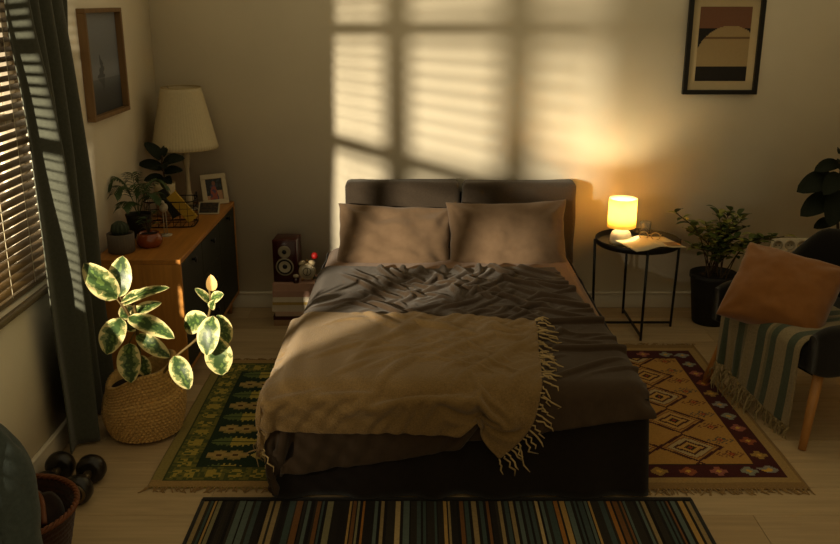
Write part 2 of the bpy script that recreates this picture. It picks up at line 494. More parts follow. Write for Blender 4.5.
# ------------------------------------------------------------------ rugs
rug_m = mat('rug_weave', (1, 1, 1), .95, .16, 110, .5, 300, attr='Col', spec=.05, sheen=.1)
tan = lin('#9c7f4e')
def rug(name, label, x0, x1, y0, y1, cell, fn, loc_rz=0, th=.008, fringe=None, under=0):
    nx, ny = max(1, round((x1 - x0) / cell)), max(1, round((y1 - y0) / cell))
    t = thing(name, label, 'rug', ((x0 + x1) / 2, (y0 + y1) / 2, 0), loc_rz)
    X = np.linspace(-(x1 - x0) / 2, (x1 - x0) / 2, nx + 1); Y = np.linspace(-(y1 - y0) / 2, (y1 - y0) / 2, ny + 1)
    vs = []; sd = len(name)
    for a in X:
        for b in Y:
            ex = .004 * nz(a * 3, b * 3, sd); ey = .006 * nz(a * 4, b * 2, sd + 5)
            vs.append((a + ex, b + ey, th + .0015 * nz(a * 9, b * 9, sd)))
    fs, cols = [], []
    for i in range(nx):
        for j in range(ny):
            fs.append((i * (ny + 1) + j, (i + 1) * (ny + 1) + j, (i + 1) * (ny + 1) + j + 1, i * (ny + 1) + j + 1))
            cols.append(fn((X[i] + X[i + 1]) / 2 + (x0 + x1) / 2, (Y[j] + Y[j + 1]) / 2 + (y0 + y1) / 2))
    # skirt down to the floor
    k = len(vs); ring = [i * (ny + 1) for i in range(nx + 1)] + [nx * (ny + 1) + j for j in range(1, ny + 1)] + [i * (ny + 1) + ny for i in range(nx - 1, -1, -1)] + [j for j in range(ny - 1, 0, -1)]
    edge_c = fn(x0 + .002, (y0 + y1) / 2)
    for q in ring: vs.append((vs[q][0], vs[q][1], .001))
    for q in range(len(ring)):
        q2 = (q + 1) % len(ring); fs.append((ring[q2], ring[q], k + q, k + q2)); cols.append(edge_c)
    o = O('weave', (vs, fs), rug_m, t); face_colors(o, cols)
    if fringe:
        for (yy, sg) in ((-(y1 - y0) / 2, -1), ((y1 - y0) / 2, 1)):
            parts = []; x = -(x1 - x0) / 2 + .004
            while x < (x1 - x0) / 2:
                l = fringe * rnd.uniform(.6, 1.25); dx = rnd.uniform(-.02, .02); y_ = yy - sg * .004
                parts.append(tube([(x, y_, th * .7), (x + dx * .3, y_ + sg * l * .4, .006 + rnd.uniform(0, .006)), (x + dx, y_ + sg * l * .8, .004), (x + dx * 1.6, y_ + sg * l, .003)], [.0028, .0026, .0024, .0014], 5))
                x += rnd.uniform(.008, .014)
            f = O('fringe', join(*parts), fabric('rug_fringe', '#97794b', .2, 40), t); f['kind'] = 'stuff'
    return t
# right rug: maroon border with star flowers, ochre field with stepped diamonds
mar, och, blk, crm = lin('#401313'), lin('#a67c3c'), lin('#2a1a12'), lin('#a99468')
FLW = [lin('#8a4a2a'), lin('#7f8070'), lin('#96753a'), lin('#8f5546'), lin('#807e78')]
def star(dx, dy, s):
    ax, ay = abs(dx) / s, abs(dy) / s
    return (ax < .28 and ay < 1) or (ay < .28 and ax < 1) or (ax + ay < 1.05 and ax < .75 and ay < .75)
def rug_right(x, y):
    x0, x1, y0, y1 = .28, 1.475, 2.985, 4.455
    e = min(x1 - x, x - x0); f = min(y - y0, y1 - y); d = min(e, f - .03)
    if d < .05: return tan if d > .012 else lin('#86693f')
    if d < .055: return blk
    if d < .148:
        m_ = .102
        if e < f: s, cc, k = y, x1 - .127, 0.0
        else: s, cc, k = x, 0, .05
        q = (s - k) / .118; i = math.floor(q); ds = (q - i - .5) * .118
        dd = (d - m_)
        if star(ds, dd, .034): return FLW[(i * 3 + 1) % 5] if not star(ds, dd, .012) else lin('#c59b3e')
        return mar
    if d < .154: return blk
    # field
    cols = [(1.115, .0), (.865, .12), (.615, 0), (.365, 0)]
    for cx, off in cols:
        q = (y - 3.19 - off * 0) / .245; i = math.floor(q); dy = (q - i - .5) * .245; dx = x - cx
        step = .0075
        a = (abs(round(dx / step) * step) / .135 + abs(round(dy / step) * step) / .1225)
        if a < 1.02:
            if a > .86: return mar
            if a > .72: return och if a > .78 else lin('#6b3a20')
            if a > .52: return crm if (i % 2 == 0) else lin('#b08a4c')
            if a > .40: return mar
            if a > .22: return lin('#b48c48')
            return blk if a > .1 else lin('#8a3a20')
    dx, q = x - 1.262, (y - 3.19) / .1225
    i = math.floor(q); dy = (q - i - .5) * .1225
    ax, ay = abs(dx), abs(dy)
    if i % 2 == 0 or True:
        if ax < .055 and ay < .036 and (round(ax / .009) + round(ay / .009)) % 3 == 0 and ax / .06 + ay / .045 < 1: return lin('#3b3a3c') if i % 2 else lin('#5a2417')
        if ax + ay < .014: return lin('#9d4a22')
    return och
rug('diamond_kilim_rug', 'ochre kilim rug with maroon flower border and stepped diamonds beside armchair', .28, 1.475, 2.985, 4.455, .0075, rug_right, math.radians(0.4), .008, .035)
# left rug: olive border, dark green field with rows of cream and yellow motifs
grn, olv, yel = lin('#1b2e1e'), lin('#6d6a30'), lin('#a4923f')
def rug_left(x, y):
    x0, x1, y0, y1 = -1.04, .1, 3.0, 4.25
    e = min(x - x0, x1 - x); f = min(y - y0, y1 - y); d = min(e, f)
    if d < .045: return tan if f < .05 else lin('#8b7d45')
    if d < .05: return lin('#39401f')
    if d < .15:
        s = y if e < f else x
        n = nz(round(s / .012) * .9, round(d / .012) * 1.7, 2)
        q = (s / .085) % 1
        if abs(q - .5) < .32 and abs(d - .1) < .035 * (1 - abs(q - .5)): return yel if n > -.15 else lin('#4b5528')
        return olv if n > -.05 else lin('#4a5127')
    if d < .158: return lin('#1a2a1a')
    q = (y - 3.19) / .116; i = math.floor(q); dy = abs((q - i - .5)) * .116
    xx = x + .865
    if i % 2 == 0:   # cream double medallions and small stars
        p = xx % .36
        for cx, w, h in ((.045, .05, .036), (.115, .05, .036)):
            ax = abs(p - cx)
            if (ax < w * .5 and dy < h) or (ax < w * .95 and dy < h * .55) or ax / w + dy / h < 1.2:
                if ax < .010 and dy < .009: return lin('#4a3018')
                return lin('#a99056') if (ax < w * .42 and dy < h * .72) or dy < h * .3 else lin('#94834a')
        for cx in (.21, .285):
            if star(p - cx, dy, .032): return lin('#b2a05a') if not star(p - cx, dy, .010) else lin('#7c4a22')
    else:            # fir-leaf rows, left half green, right half yellow, with a boxed eye
        p = (xx + .02) % .36
        if p < .25:
            w = .046 * math.sin(PI * min(1, p / .25) ** .8)
            w *= .72 + .28 * (math.floor(p / .011) % 2)
            if dy < w: return (lin('#5c6a3a') if p < .09 else lin('#ab9a45')) if dy > .005 else grn
        if .265 < p < .335 and dy < .034:
            return grn if (.28 < p < .32 and dy < .02 and not (.293 < p < .307 and dy < .012)) else lin('#94843a')
    return grn
rug('green_kilim_rug', 'green and yellow kilim rug with rows of leaf motifs beside dresser', -1.04, .1, 3.0, 4.25, .0075, rug_left, 0, .008, .032)
# striped rug at the foot of the bed
pal = ['#1b1612', '#1f1a15', '#15110e', '#8f7a52', '#a8854a', '#3c4a44', '#56625a', '#9a662c', '#2b261e', '#7c7656', '#6f4a26', '#b09868', '#8f7a52', '#3e4a46']
edges = []; x = -.80
while x < 1.0:
    w = rnd.choice((.008, .010, .012, .014, .018, .022)); edges.append((x, min(x + w, 1.0), lin(rnd.choice(pal)))); x += w
    w = rnd.choice((.005, .008, .011)); edges.append((x, min(x + w, 1.0), lin(rnd.choice(pal[:3] + [pal[8]])))); x += w
t = thing('striped_rug', 'dark multicoloured striped rug on the floor at foot of bed', 'rug', (0, 0, 0))
vs, fs, cols = [], [], []
for a, b, c_ in edges:
    if b - a < 1e-4: continue
    yy = [1.35, 1.9, 2.45, 2.915]; k = len(vs)
    for q in yy: vs += [(a, q, .0045 + .001 * math.sin(a * 300)), (b, q, .0045 + .001 * math.sin(b * 300))]
    for q in range(3): fs.append((k + 2 * q, k + 2 * q + 1, k + 2 * q + 3, k + 2 * q + 2)); cols.append(c_)
o = O('weave', (vs, fs), rug_m, t, smooth=False); face_colors(o, cols)
O('binding', join(bb(-.81, 1.01, 2.905, 2.93, .0005, .008, .003), bb(-.812, -.798, 1.35, 2.92, .0005, .007, .002), bb(.998, 1.012, 1.35, 2.92, .0005, .007, .002)), fabric('rug_binding', '#14110d'), t)

# ------------------------------------------------------------------ bed
BX0, BX1, BY0, BY1, BT = -.52, .825, 2.945, 4.90, .435
bed = thing('bed', 'double bed with brown sheets, dark valance and two padded headboard cushions', 'bed', ((BX0 + BX1) / 2, 3.95, 0))
bo = Vector(bed.location)
def bedpart(name, d, m):
    o = O(name, move(d, -bo), m, bed); return o
skirt_m = fabric('bed_valance_cloth', '#1c1511', .15, 40, .3)
per = []
def skirt_pt(s, z):
    # perimeter of the bed: left side, front, right side
    L1 = BY1 - BY0; L2 = BX1 - BX0; r_ = .06
    fl_ = (1 - z / .4)
    wob = (.012 + .018 * fl_) * (math.sin(s * 23 + 2 * nz(s * 2, 0)) * .6 + nz(s * 9, z * 2) * .7) * (0.35 + .65 * fl_)
    if s < L1: p, n = (BX0, BY1 - s), (-1, 0)
    elif s < L1 + L2: p, n = (BX0 + s - L1, BY0), (0, -1)
    else: p, n = (BX1, BY0 + s - L1 - L2), (1, 0)
    # soften corners
    for cs, cn in ((L1, (-.707, -.707)), (L1 + L2, (.707, -.707))):
        k = max(0, 1 - abs(s - cs) / .06)
        n = (n[0] * (1 - k) + cn[0] * k, n[1] * (1 - k) + cn[1] * k)
    out = .004 + .02 * fl_ + wob
    return (p[0] + n[0] * out, p[1] + n[1] * out, z)
LT = 2 * (BY1 - BY0) + BX1 - BX0; nu = 260; nv = 14
vs = [skirt_pt(LT * i / (nu - 1), .013 + .387 * j / (nv - 1)) for i in range(nu) for j in range(nv)]
solidify(bedpart('valance', (vs, grid_faces(nu, nv)), skirt_m), .004)
bedpart('base', bb(BX0 + .02, BX1 - .02, BY0 + .03, BY1, .06, .25, .02), mat('bed_base', '#17110d', .9))
sheet_m = fabric('fitted_sheet', '#7a5a3e', .08, 30, .3)
bedpart('mattress', bb(BX0, BX1, BY0, BY1 + .02, .22, BT, .06, 5), sheet_m)
hb_m = fabric('headboard_cloth', '#443a30', .14, 120, .5, 480)
def cushion_box(x0, x1, y0, y1, z0, z1, sd):
    v, f = bb(x0, x1, y0, y1, z0, z1, .032, 5)
    bm = bmesh.new(); bv = [bm.verts.new(p) for p in v]
    for q in f: bm.faces.new([bv[i] for i in q])
    big = [e for e in bm.edges if e.calc_length() > .12]
    bmesh.ops.subdivide_edges(bm, edges=big, cuts=9, use_grid_fill=True)
    c_ = ((x0 + x1) / 2, (y0 + y1) / 2, (z0 + z1) / 2)
    for q in bm.verts:
        u = (q.co.x - c_[0]) / (x1 - x0) * 2; w = (q.co.z - c_[2]) / (z1 - z0) * 2
        q.co.y += (-1 if q.co.y < c_[1] else 0) * .02 * (1 - u * u) * (1 - w * w)
        q.co += Vector((nz(q.co.x * 6, q.co.z * 6, sd), nz(q.co.x * 5, q.co.z * 7, sd + 3), nz(q.co.x * 4, q.co.y * 9, sd + 6))) * .008
    bm.verts.index_update()
    r_ = ([tuple(q.co) for q in bm.verts], [tuple(i.index for i in p.verts) for p in bm.faces]); bm.free(); return r_
bedpart('headboard_cushion', cushion_box(-.425, .222, 4.93, 5.06, .33, .800, 1), hb_m)
bedpart('headboard_cushion', cushion_box(.236, .885, 4.92, 5.055, .30, .797, 9), hb_m)
bedpart('headboard_rail', bb(-.40, .86, 5.045, 5.085, .2, .72, .01), mat('bed_base', '#17110d'))
for ax in (BX0 + .1, BX1 - .1):
    for ay in (BY0 + .12, BY1 - .12):
        bedpart('leg', lathe([(.022, .0095), (.028, .07)], 14, (ax, ay, 0)), mat('bed_base', '#17110d'))

def pillow_data(w, h, t, sd, nu=64, nv=48, wr=.027, rd=0.0):
    """soft pillow in local XY, thickness along Z, with pinched corners and creases"""
    vs, fs = [], []
    def pt(i, j, side):
        u = -1 + 2 * i / (nu - 1); v = -1 + 2 * j / (nv - 1)
        x = w / 2 * u * (1 - .07 * (1 - v * v) * abs(u) ** 2); y_ = h / 2 * v * (1 - .10 * (1 - u * u) * abs(v) ** 2)
        if rd: x, y_ = x * math.sqrt(1 - rd * v * v * v * v), y_ * math.sqrt(1 - rd * u * u * u * u)
        k = (max(0, 1 - u * u) ** .42) * (max(0, 1 - v * v) ** .42)
        z = side * t / 2 * k
        # creases radiating from the corners
        c_ = 0
        for cu, cv in ((-1, -1), (-1, 1), (1, -1), (1, 1)):
            dx, dy = u - cu, (v - cv) * h / w; rr = math.hypot(dx, dy); an = math.atan2(dy, dx)
            c_ += math.sin(an * 9 + sd + cu) * math.exp(-((rr - .35) / .3) ** 2) * .5
        z += side * wr * k * (c_ + 1.2 * nz(u * 2.2, v * 2.2, sd) + .18 * nz(u * 6, v * 6, sd + 2))
        return (x + .006 * nz(u * 3, v * 3, sd + 1), y_ + .006 * nz(u * 3, v * 3, sd + 4), z)
    for side in (1, -1):
        k = len(vs); vs += [pt(i, j, side) for i in range(nu) for j in range(nv)]
        g_ = [tuple(q + k for q in f) for f in grid_faces(nu, nv)]
        fs += [f[::-1] for f in g_] if side > 0 else g_
    bm = bmesh.new(); bv = [bm.verts.new(p) for p in vs]
    for f in fs: bm.faces.new([bv[i] for i in f])
    bmesh.ops.remove_doubles(bm, verts=bm.verts[:], dist=.0012); bm.verts.index_update()
    bmesh.ops.recalc_face_normals(bm, faces=bm.faces[:])
    r_ = ([tuple(v.co) for v in bm.verts], [tuple(i.index for i in p.verts) for p in bm.faces]); bm.free(); return r_
pil_m = fabric('pillow_linen', '#6f5a46', .06, 40, .3, 500)
def lean(loc, tilt, roll, yaw): return Matrix.Translation(loc) @ (rotm('Z', yaw) @ rotm('X', PI / 2 - tilt) @ rotm('Z', roll)).to_4x4()
def pillow(label, loc, tilt, roll, yaw, w, h, t, sd, m, name='pillow', cat='pillow', group='brown pillows on the bed'):
    o = O(name, pillow_data(w, h, t, sd), m); o.matrix_world = lean(loc, tilt, roll, yaw); subsurf(o, 1)
    return tag(o, label, cat, group)
pillow('brown linen pillow whose corner tucks behind its neighbour, lit by window light', (-.140, 4.71, .522), math.radians(36), math.radians(-3), math.radians(2), .65, .42, .20, 3, pil_m)
pillow('brown linen pillow leaning upright beside the table lamp', (.475, 4.69, .535), math.radians(29), math.radians(2), math.radians(-2), .67, .44, .20, 8, pil_m)

# duvet: cloth simulation over the mattress
rng = np.random.default_rng(5)
DX0, DX1, DY0, DY1 = BX0 - .26, BX1 - .005, BY0 - .30, 4.43
n1, n2 = 150, 176
def wrap(x, y, top, xl, xr, yf, pad):
    """flat cloth coordinate -> bent over the bed's left, right and front edges"""
    dx = max(0, xl - x); dr = max(0, x - xr); dy = max(0, yf - y); hx = dx - dr
    hh = math.hypot(dx + dr, dy)
    ox = 0 if hx == 0 else (pad * math.copysign(1, hx)) * (abs(hx) / hh if hh else 0)
    oy = pad * dy / hh if hh else 0
    soft = min(hh, .03)
    return (min(max(x, xl), xr) - ox * soft / .03, max(y, yf) - oy * soft / .03, top - hh + soft * .6)
P = np.zeros((n1, n2, 3))
for i in range(n1):
    for j in range(n2):
        u, v = i / (n1 - 1), j / (n2 - 1)
        yf_ = DY0 + .30 * max(0, u - .15) ** .9         # front hem rises towards the right
        x = DX0 + (DX1 - DX0) * u; y_ = yf_ + (DY1 - .05 * u * u + .03 * math.sin(u * 9) - yf_) * v
        if y_ > 3.15: x = x - max(0, (y_ - 3.15)) * .125 * u * u
        p = wrap(x, y_, BT + .030, BX0, BX1, BY0, .035)
        w = fbm(x * 3.3 + .6 * y_, y_ * 5.5 - 1.2 * x, 1.0, 4)
        P[i, j] = (p[0] + .010 * nz(x * 6, y_ * 6, 3), p[1] + .010 * nz(x * 6, y_ * 6, 9), p[2] + .040 * w + .045 * max(0, nz(x * 1.6 + 5, y_ * 1.8, 6)))
dxr = (DX1 - DX0) / (n1 - 1) * 1.07; dyr = (DY1 - DY0 - .13) / (n2 - 1) * 1.11
bedcol = box_collider(((BX0 + BX1) / 2, (BY0 + BY1) / 2, BT / 2), ((BX1 - BX0) / 2 + .014, (BY1 - BY0) / 2 + .014, BT / 2 + .014), .07, .97)
P = cloth(P, dxr, dyr, chain(bedcol, floor_col(.012)), steps=60, iters=8, bend=.5, damp=.8, g=-.0004)
duv_f = grid_faces(n1, n2)
duv_m = fabric('duvet_linen', '#3f3123', .10, 50, .35, 460)
duvet = O('duvet', (P.reshape(-1, 3), duv_f), duv_m); subsurf(solidify(duvet, .010, 0), 1)
tag(duvet, 'rumpled dark brown linen duvet spread over the bed', 'duvet')

# knitted throw over the duvet
vsD = [tuple(p) for p in P.reshape(-1, 3)]
def duv_top(x, y):
    d = (P[..., 0] - x) ** 2 + (P[..., 1] - y) ** 2
    k = np.argsort(d, axis=None)[:5]; return P.reshape(-1, 3)[k, 2].max()
m1, m2 = 120, 104
T_ = np.zeros((m1, m2, 3))
for i in range(m1):
    for j in range(m2):
        u, v = i / (m1 - 1), j / (m2 - 1)
        # corners of the flat throw: near-left, near-right, far-left, far-right
        xl = -.77 + .04 * v; xr = .36 + .12 * min(1, v / .3) + .012 * math.sin(v * 9)
        x = xl + (xr - xl) * u
        y_ = (2.765 - .02 * u - .20 * max(0, u - .80) / .2) * (1 - v) + (3.73 - .15 * u + .012 * math.sin(u * 13)) * v
        p = wrap(x, y_, BT + .095, BX0 - .03, BX1, BY0 - .035, .025)
        T_[i, j] = (p[0], p[1], p[2] + .030 * fbm(x * 2.6 + 2 * y_, y_ * 4.5 - x, 4, 3) + .025 * max(0, nz(x * 2.1, y_ * 2.4, 8)))
        if .66 < u and v < .75:                       # pleat near the right end
            k = math.exp(-((u - .80) / .06) ** 2) * (1 - v / .75)
            T_[i, j, 2] += .05 * k; T_[i, j, 0] -= .03 * k
rx_ = 1.20 / (m1 - 1) * 1.03; ry_ = .93 / (m2 - 1) * 1.035
T_ = cloth(T_, rx_, ry_, chain(bvh_collider(vsD, [f[::-1] for f in duv_f], .017, .97), floor_col(.02)), steps=40, iters=12, bend=.35, damp=.8, g=-.0006, every=2)
thr_f = grid_faces(m1, m2)
thr_m = fabric('throw_wool', '#84693f', .30, 200, .9, 260, .2, bdist=.006)
throw = thing('throw_blanket', 'beige woven throw blanket with tassels spread across foot of bed', 'blanket', tuple(T_[m1 // 2, m2 // 2]))
to = np.array(throw.location)
ob = O('cloth', ((T_ - to).reshape(-1, 3), thr_f), thr_m, throw); subsurf(solidify(ob, .006, 0), 1)
def tassels(edge, inner, off, step, L, r_, m, parent, zfn=None, sag=.5):
    parts = []
    for k in range(0, len(edge), step):
        e = edge[k] - off; d = edge[k] - inner[k]; d = d / (np.linalg.norm(d) + 1e-9)
        d = d + np.array((rnd.uniform(-.5, .5), rnd.uniform(-.5, .5), 0)); l = L * rnd.uniform(.75, 1.25); pts = []
        for q in range(6):
            s = q / 5 * l
            p = e + d * s + np.array((.006 * math.sin(k + 3 * q), .006 * math.cos(k * 2 + 2 * q), -sag * s * (q / 5) + .002))
            if zfn: p = zfn(p + off) - off
            pts.append(p)
        parts.append(tube(pts, [r_ * .8, r_, r_ * .9, r_, r_ * .9, r_ * .5], 6))
    f = O('fringe', join(*parts), m, parent); f['kind'] = 'stuff'; return f
tv = BVHTree.FromPolygons(vsD, [f[::-1] for f in duv_f])
def above(p):
    lo, n, i, d = tv.find_nearest(Vector(p), .08)
    if lo is not None:
        s = (Vector(p) - lo).dot(n)
        if s < .009: p = np.array(Vector(p) + n * (.009 - s))
    return p
fr_m = fabric('throw_fringe', '#b39a6a', .15, 90)
tassels(T_[-1], T_[-3], to, 2, .060, .0036, fr_m, throw, above)
tassels(T_[0], T_[2], to, 2, .060, .0032, fr_m, throw, above)

# ------------------------------------------------------------------ dresser and what stands on it
DZ = .66
dr = thing('dresser', 'wooden sideboard with dark green doors and black knobs against left wall', 'dresser', (-1.28, 4.465, 0))
dw = wood('dresser_wood', '#a8702f', .38, (30, 2.2, 30), .22, .08)
dwe = wood('dresser_end_wood', '#b57c38', .42, (30, 30, 2.5), .22, .08)
dg = mat('dresser_door_paint', '#222319', .55, .08, 12)
x0, x1, y0, y1 = -.195, .20, -.615, .605
O('top', bb(x0, x1, y0, y1, DZ - .022, DZ, .002, 1), dw, dr, smooth=False)
for a in (y0, y1 - .02): O('side_panel', bb(x0, x1 - .002, a, a + .02, .10, DZ - .0225, .001, 1), dwe, dr, smooth=False)
O('bottom_panel', bb(x0, x1 - .004, y0 + .02, y1 - .02, .10, .12), dwe, dr, smooth=False)
O('back_panel', bb(x0, x0 + .008, y0 + .02, y1 - .02, .12, DZ - .022), dwe, dr, smooth=False)
knob_d = move(lathe([(.006, 0), (.006, .012), (.015, .016), (.016, .022), (.0, .024)], 16), (0, 0, 0), rotm('Y', PI / 2))
def front(name, ya, yb, za, zb, ky, kz):
    d = O(name, bb(x1 - .022, x1 - .003, ya, yb, za, zb, .002, 1), dg, dr, smooth=False)
    k = O('knob', knob_d, mat('black_knob', '#0c0b0a', .4), d, (x1 - .004, ky, kz)); return d
w3 = (y1 - y0 - .044) / 3
ya = y0 + .021
front('door', ya, ya + w3 - .003, .122, DZ - .026, ya + w3 / 2, .600)
for k in range(3):
    za = .122 + k * (DZ - .148) / 3
    front('drawer', ya + w3, ya + 2 * w3 - .003, za, za + (DZ - .148) / 3 - .003, ya + 1.5 * w3, za + .125 if k == 2 else za + .09)
front('door', ya + 2 * w3, ya + 3 * w3, .122, DZ - .026, ya + 2.5 * w3, .612)
for a in (x0 + .04, x1 - .05):
    for b in (y0 + .08, y1 - .08): O('leg', lathe([(.014, 0), (.022, .10)], 14, (a, b, 0)), dwe, dr)

# unlit lamp with pleated shade
lp = thing('table_lamp', 'unlit lamp with large pleated cream shade in the room corner', 'lamp', (-1.292, 4.885, DZ))
glz = glass_mat('clear_glass', (.93, .92, .88), .15)
chrome = mat('brushed_metal', '#8a8274', .3, .05, metal=.9)
O('base', lathe([(.0, 0), (.07, 0), (.072, .008), (.03, .016), (.012, .024), (.0, .025)], 28), chrome, lp)
O('stem', lathe([(.0, .022), (.02, .024), (.026, .06), (.014, .10), (.012, .22), (.022, .28), (.012, .33), (.0, .335)], 20), mat('stem_ceramic', '#b3a585', .3, .05), lp)
O('pole', tube([(0, 0, .33), (0, 0, .60)], .005, 8), chrome, lp)
shade_m = translucent_mat('pleated_shade', '#d8c9a4', '#c8b184', .15)
sp = [(.178 - .073 * k / 14, .345 + .325 * k / 14) for k in range(15)]
ob = O('lamp_shade', lathe(sp, 192, fn=lambda a, z: 1 + .012 * math.cos(a * 64), caps=False), shade_m, lp); solidify(ob, .002)
for r_, z_ in ((.105, .67), (.178, .345)):
    O('shade_ring', tube([(r_ * math.cos(a), r_ * math.sin(a), z_) for a in np.linspace(0, 2 * PI, 48)[:-1]], .003, 6, True), mat('shade_trim', '#b39d70', .7), lp)
O('spider', join(*[tube([(0, 0, .60), (.104 * math.cos(a), .104 * math.sin(a), .668)], .002, 6) for a in (0.5, 2.6, 4.7)]), chrome, lp)

dark_leaf = mat('dark_rubber_leaf', '#1a2013', .6, .18, 14, .15, 40, spec=.15)
soil_m = mat('potting_soil', '#1d1510', 1.0, .4, 90, .8, 140)
white_cer = mat('white_ceramic', '#c6b892', .3, .05)
def pot(parent, prof, m, soil_z, soil_r, n=36, fn=None):
    O('pot', lathe(prof, n, fn=fn), m, parent); O('soil', lathe([(0, soil_z - .004), (soil_r * .98, soil_z - .002), (soil_r, soil_z), (soil_r * .5, soil_z + .006), (0, soil_z + .008)], 24), soil_m, parent)
# small rubber plant in white pot
pt = thing('small_rubber_plant', 'small dark leaved rubber plant in white pot in front of unlit lamp', 'plant', (-1.37, 4.70, DZ))
pot(pt, [(.0, 0), (.042, 0), (.056, .165), (.058, .185), (.054, .185), (.050, .15), (0, .15)], white_cer, .168, .0515)
st = curve([(0, 0, .16), (.004, -.004, .22), (-.004, 0, .28), (.004, -.01, .33)], 6)
O('stem', tube(st, .005, 8), mat('plant_stem', '#4a3a22', .7, .2), pt)
dl = leaf_mesh('leaf', .13, .066, dark_leaf, droop=.35)
for b, d, s in (((0, 0, 0.24), (1, -.15, .25), .85), ((0, 0, 0.26), (-.9, -.25, .35), 1.05), ((0, 0, 0.29), (.9, -.3, .35), 1.05), ((0, 0, 0.31), (-.55, -.2, .75), 1.0),
                ((0, 0, 0.21), (-.8, -.55, .1), .85), ((0, 0, 0.28), (.3, -.8, .15), .85), ((0, 0, 0.21), (.45, -.7, 0), .8), ((.003, 0, 0.32), (.2, .3, .9), .6), ((0, 0, 0.24), (.1, .9, .2), .8)):
    leaf_at(dl, b, d, (.1, -.8, .8), s * .98, pt)
# palm in dark pot
pp = thing('parlour_palm', 'small palm with feathery fronds in dark pot on dresser', 'plant', (-1.385, 4.27, DZ))
dark_pot = mat('dark_pot', '#1d1917', .6, .1)
pot(pp, [(0, 0), (.046, 0), (.06, .10), (.064, .115), (.060, .115), (.054, .09), (0, .09)], dark_pot, .10, .055)
palm_m = mat('palm_leaf', '#3a4c28', .5, .2, 20)
lf = leaf_mesh('leaflet', .085, .017, palm_m, nl=6, nw=2, droop=.4, fold=.3)
for k, (dx, dy, h, out) in enumerate(((-.35, -.8, .17, .13), (-.5, -.3, .20, .11), (.8, -.5, .13, .15), (-.1, -.9, .10, .15), (.45, .3, .17, .12), (-.3, .6, .2, .1), (.5, -.9, .18, .13))):
    a = Vector((dx, dy, 0)).normalized()
    pts = curve([(0, 0, .10), tuple(a * out * .35 + Vector((0, 0, .10 + h * .7))), tuple(a * out * .8 + Vector((0, 0, .10 + h))), tuple(a * out * 1.15 + Vector((0, 0, .10 + h * .85)))], 6)
    fr_ = O('frond', tube(pts, .0018, 5), palm_m, pp)
    for q in range(5, len(pts), 1):
        tg = (pts[q] - pts[q - 1]).normalized(); sdv = tg.cross(Vector((0, 0, 1))).normalized()
        for sg in (-1, 1):
            leaf_at(lf, pts[q], sdv * sg + tg * .7 + Vector((0, 0, -.15)), (0, 0, 1), .75 * (1 - .4 * abs(q / len(pts) - .55)), fr_, 'leaflet')
# ribbed pot with cactus
rp = thing('cactus_pot', 'round dark cactus in grey ribbed pot at dresser edge', 'plant', (-1.385, 3.985, DZ))
pot(rp, [(0, 0), (.052, 0), (.060, .006), (.062, .09), (.058, .092), (.054, .075), (0, .075)], mat('ribbed_clay', '#5b5145', .75, .1), .082, .054, 120, lambda a, z: 1 + .022 * (1 if math.cos(a * 30) > 0 else -1) * (1 if .004 < z < .088 else 0))
O('cactus', lathe([(.0, .075), (.030, .08), (.040, .105), (.034, .13), (.015, .145), (0, .147)], 72, fn=lambda a, z: 1 + .09 * math.cos(a * 12)), mat('cactus_skin', '#2b3322', .7, .2, 60), rp)
# terracotta glazed pot with small trailing plant
op = thing('glazed_plant_pot', 'squat orange brown glazed pot with little plant beside ribbed pot', 'plant', (-1.285, 4.085, DZ))
pot(op, [(0, 0), (.045, 0), (.060, .018), (.062, .04), (.052, .062), (.046, .068), (.043, .066), (.046, .05), (0, .05)], mat('orange_glaze', '#7c3a16', .18, .15, 25, spec=.6), .058, .044)
sl = leaf_mesh('leaf', .04, .018, palm_m, nl=6, nw=4)
for k in range(16):
    a = rnd.uniform(0, 2 * PI); h = rnd.uniform(.02, .11); ro = rnd.uniform(0, .03)
    q = (ro * math.cos(a), ro * math.sin(a), .06 + h)
    O('stem', tube([(0, 0, .055), q], .0013, 5), MATS['plant_stem'], op)
    leaf_at(sl, q, (math.cos(a), math.sin(a), rnd.uniform(-.2, .6)), (0, 0, 1), rnd.uniform(.7, 1.2), op)
# bird figurine
bd = thing('bird_figurine', 'slender white wading bird figurine with long legs on dresser', 'figurine', (-1.262, 4.285, DZ))
bw = mat('figurine_white', '#a49a84', .5, .08)
O('base', lathe([(0, 0), (.030, 0), (.030, .006), (.0, .009)], 24), bw, bd)
for s in (-.007, .007): O('leg', tube([(s, 0, .007), (s, 0, .125)], .0022, 6), bw, bd)
O('body', join(sphere(.024, (0, -.003, .142), 18, 12, (.85, 1.25, .95)), sphere(.013, (0, -.026, .172), 14, 8), tube([(0, -.012, .15), (0, -.024, .168)], [.016, .010], 10),
               tube([(0, .02, .14), (0, .05, .128)], [.012, .003], 8)), bw, bd)
O('beak', tube([(0, -.036, .172), (0, -.058, .166)], [.004, .0008], 8), mat('beak', '#3a2d1e', .5), bd)

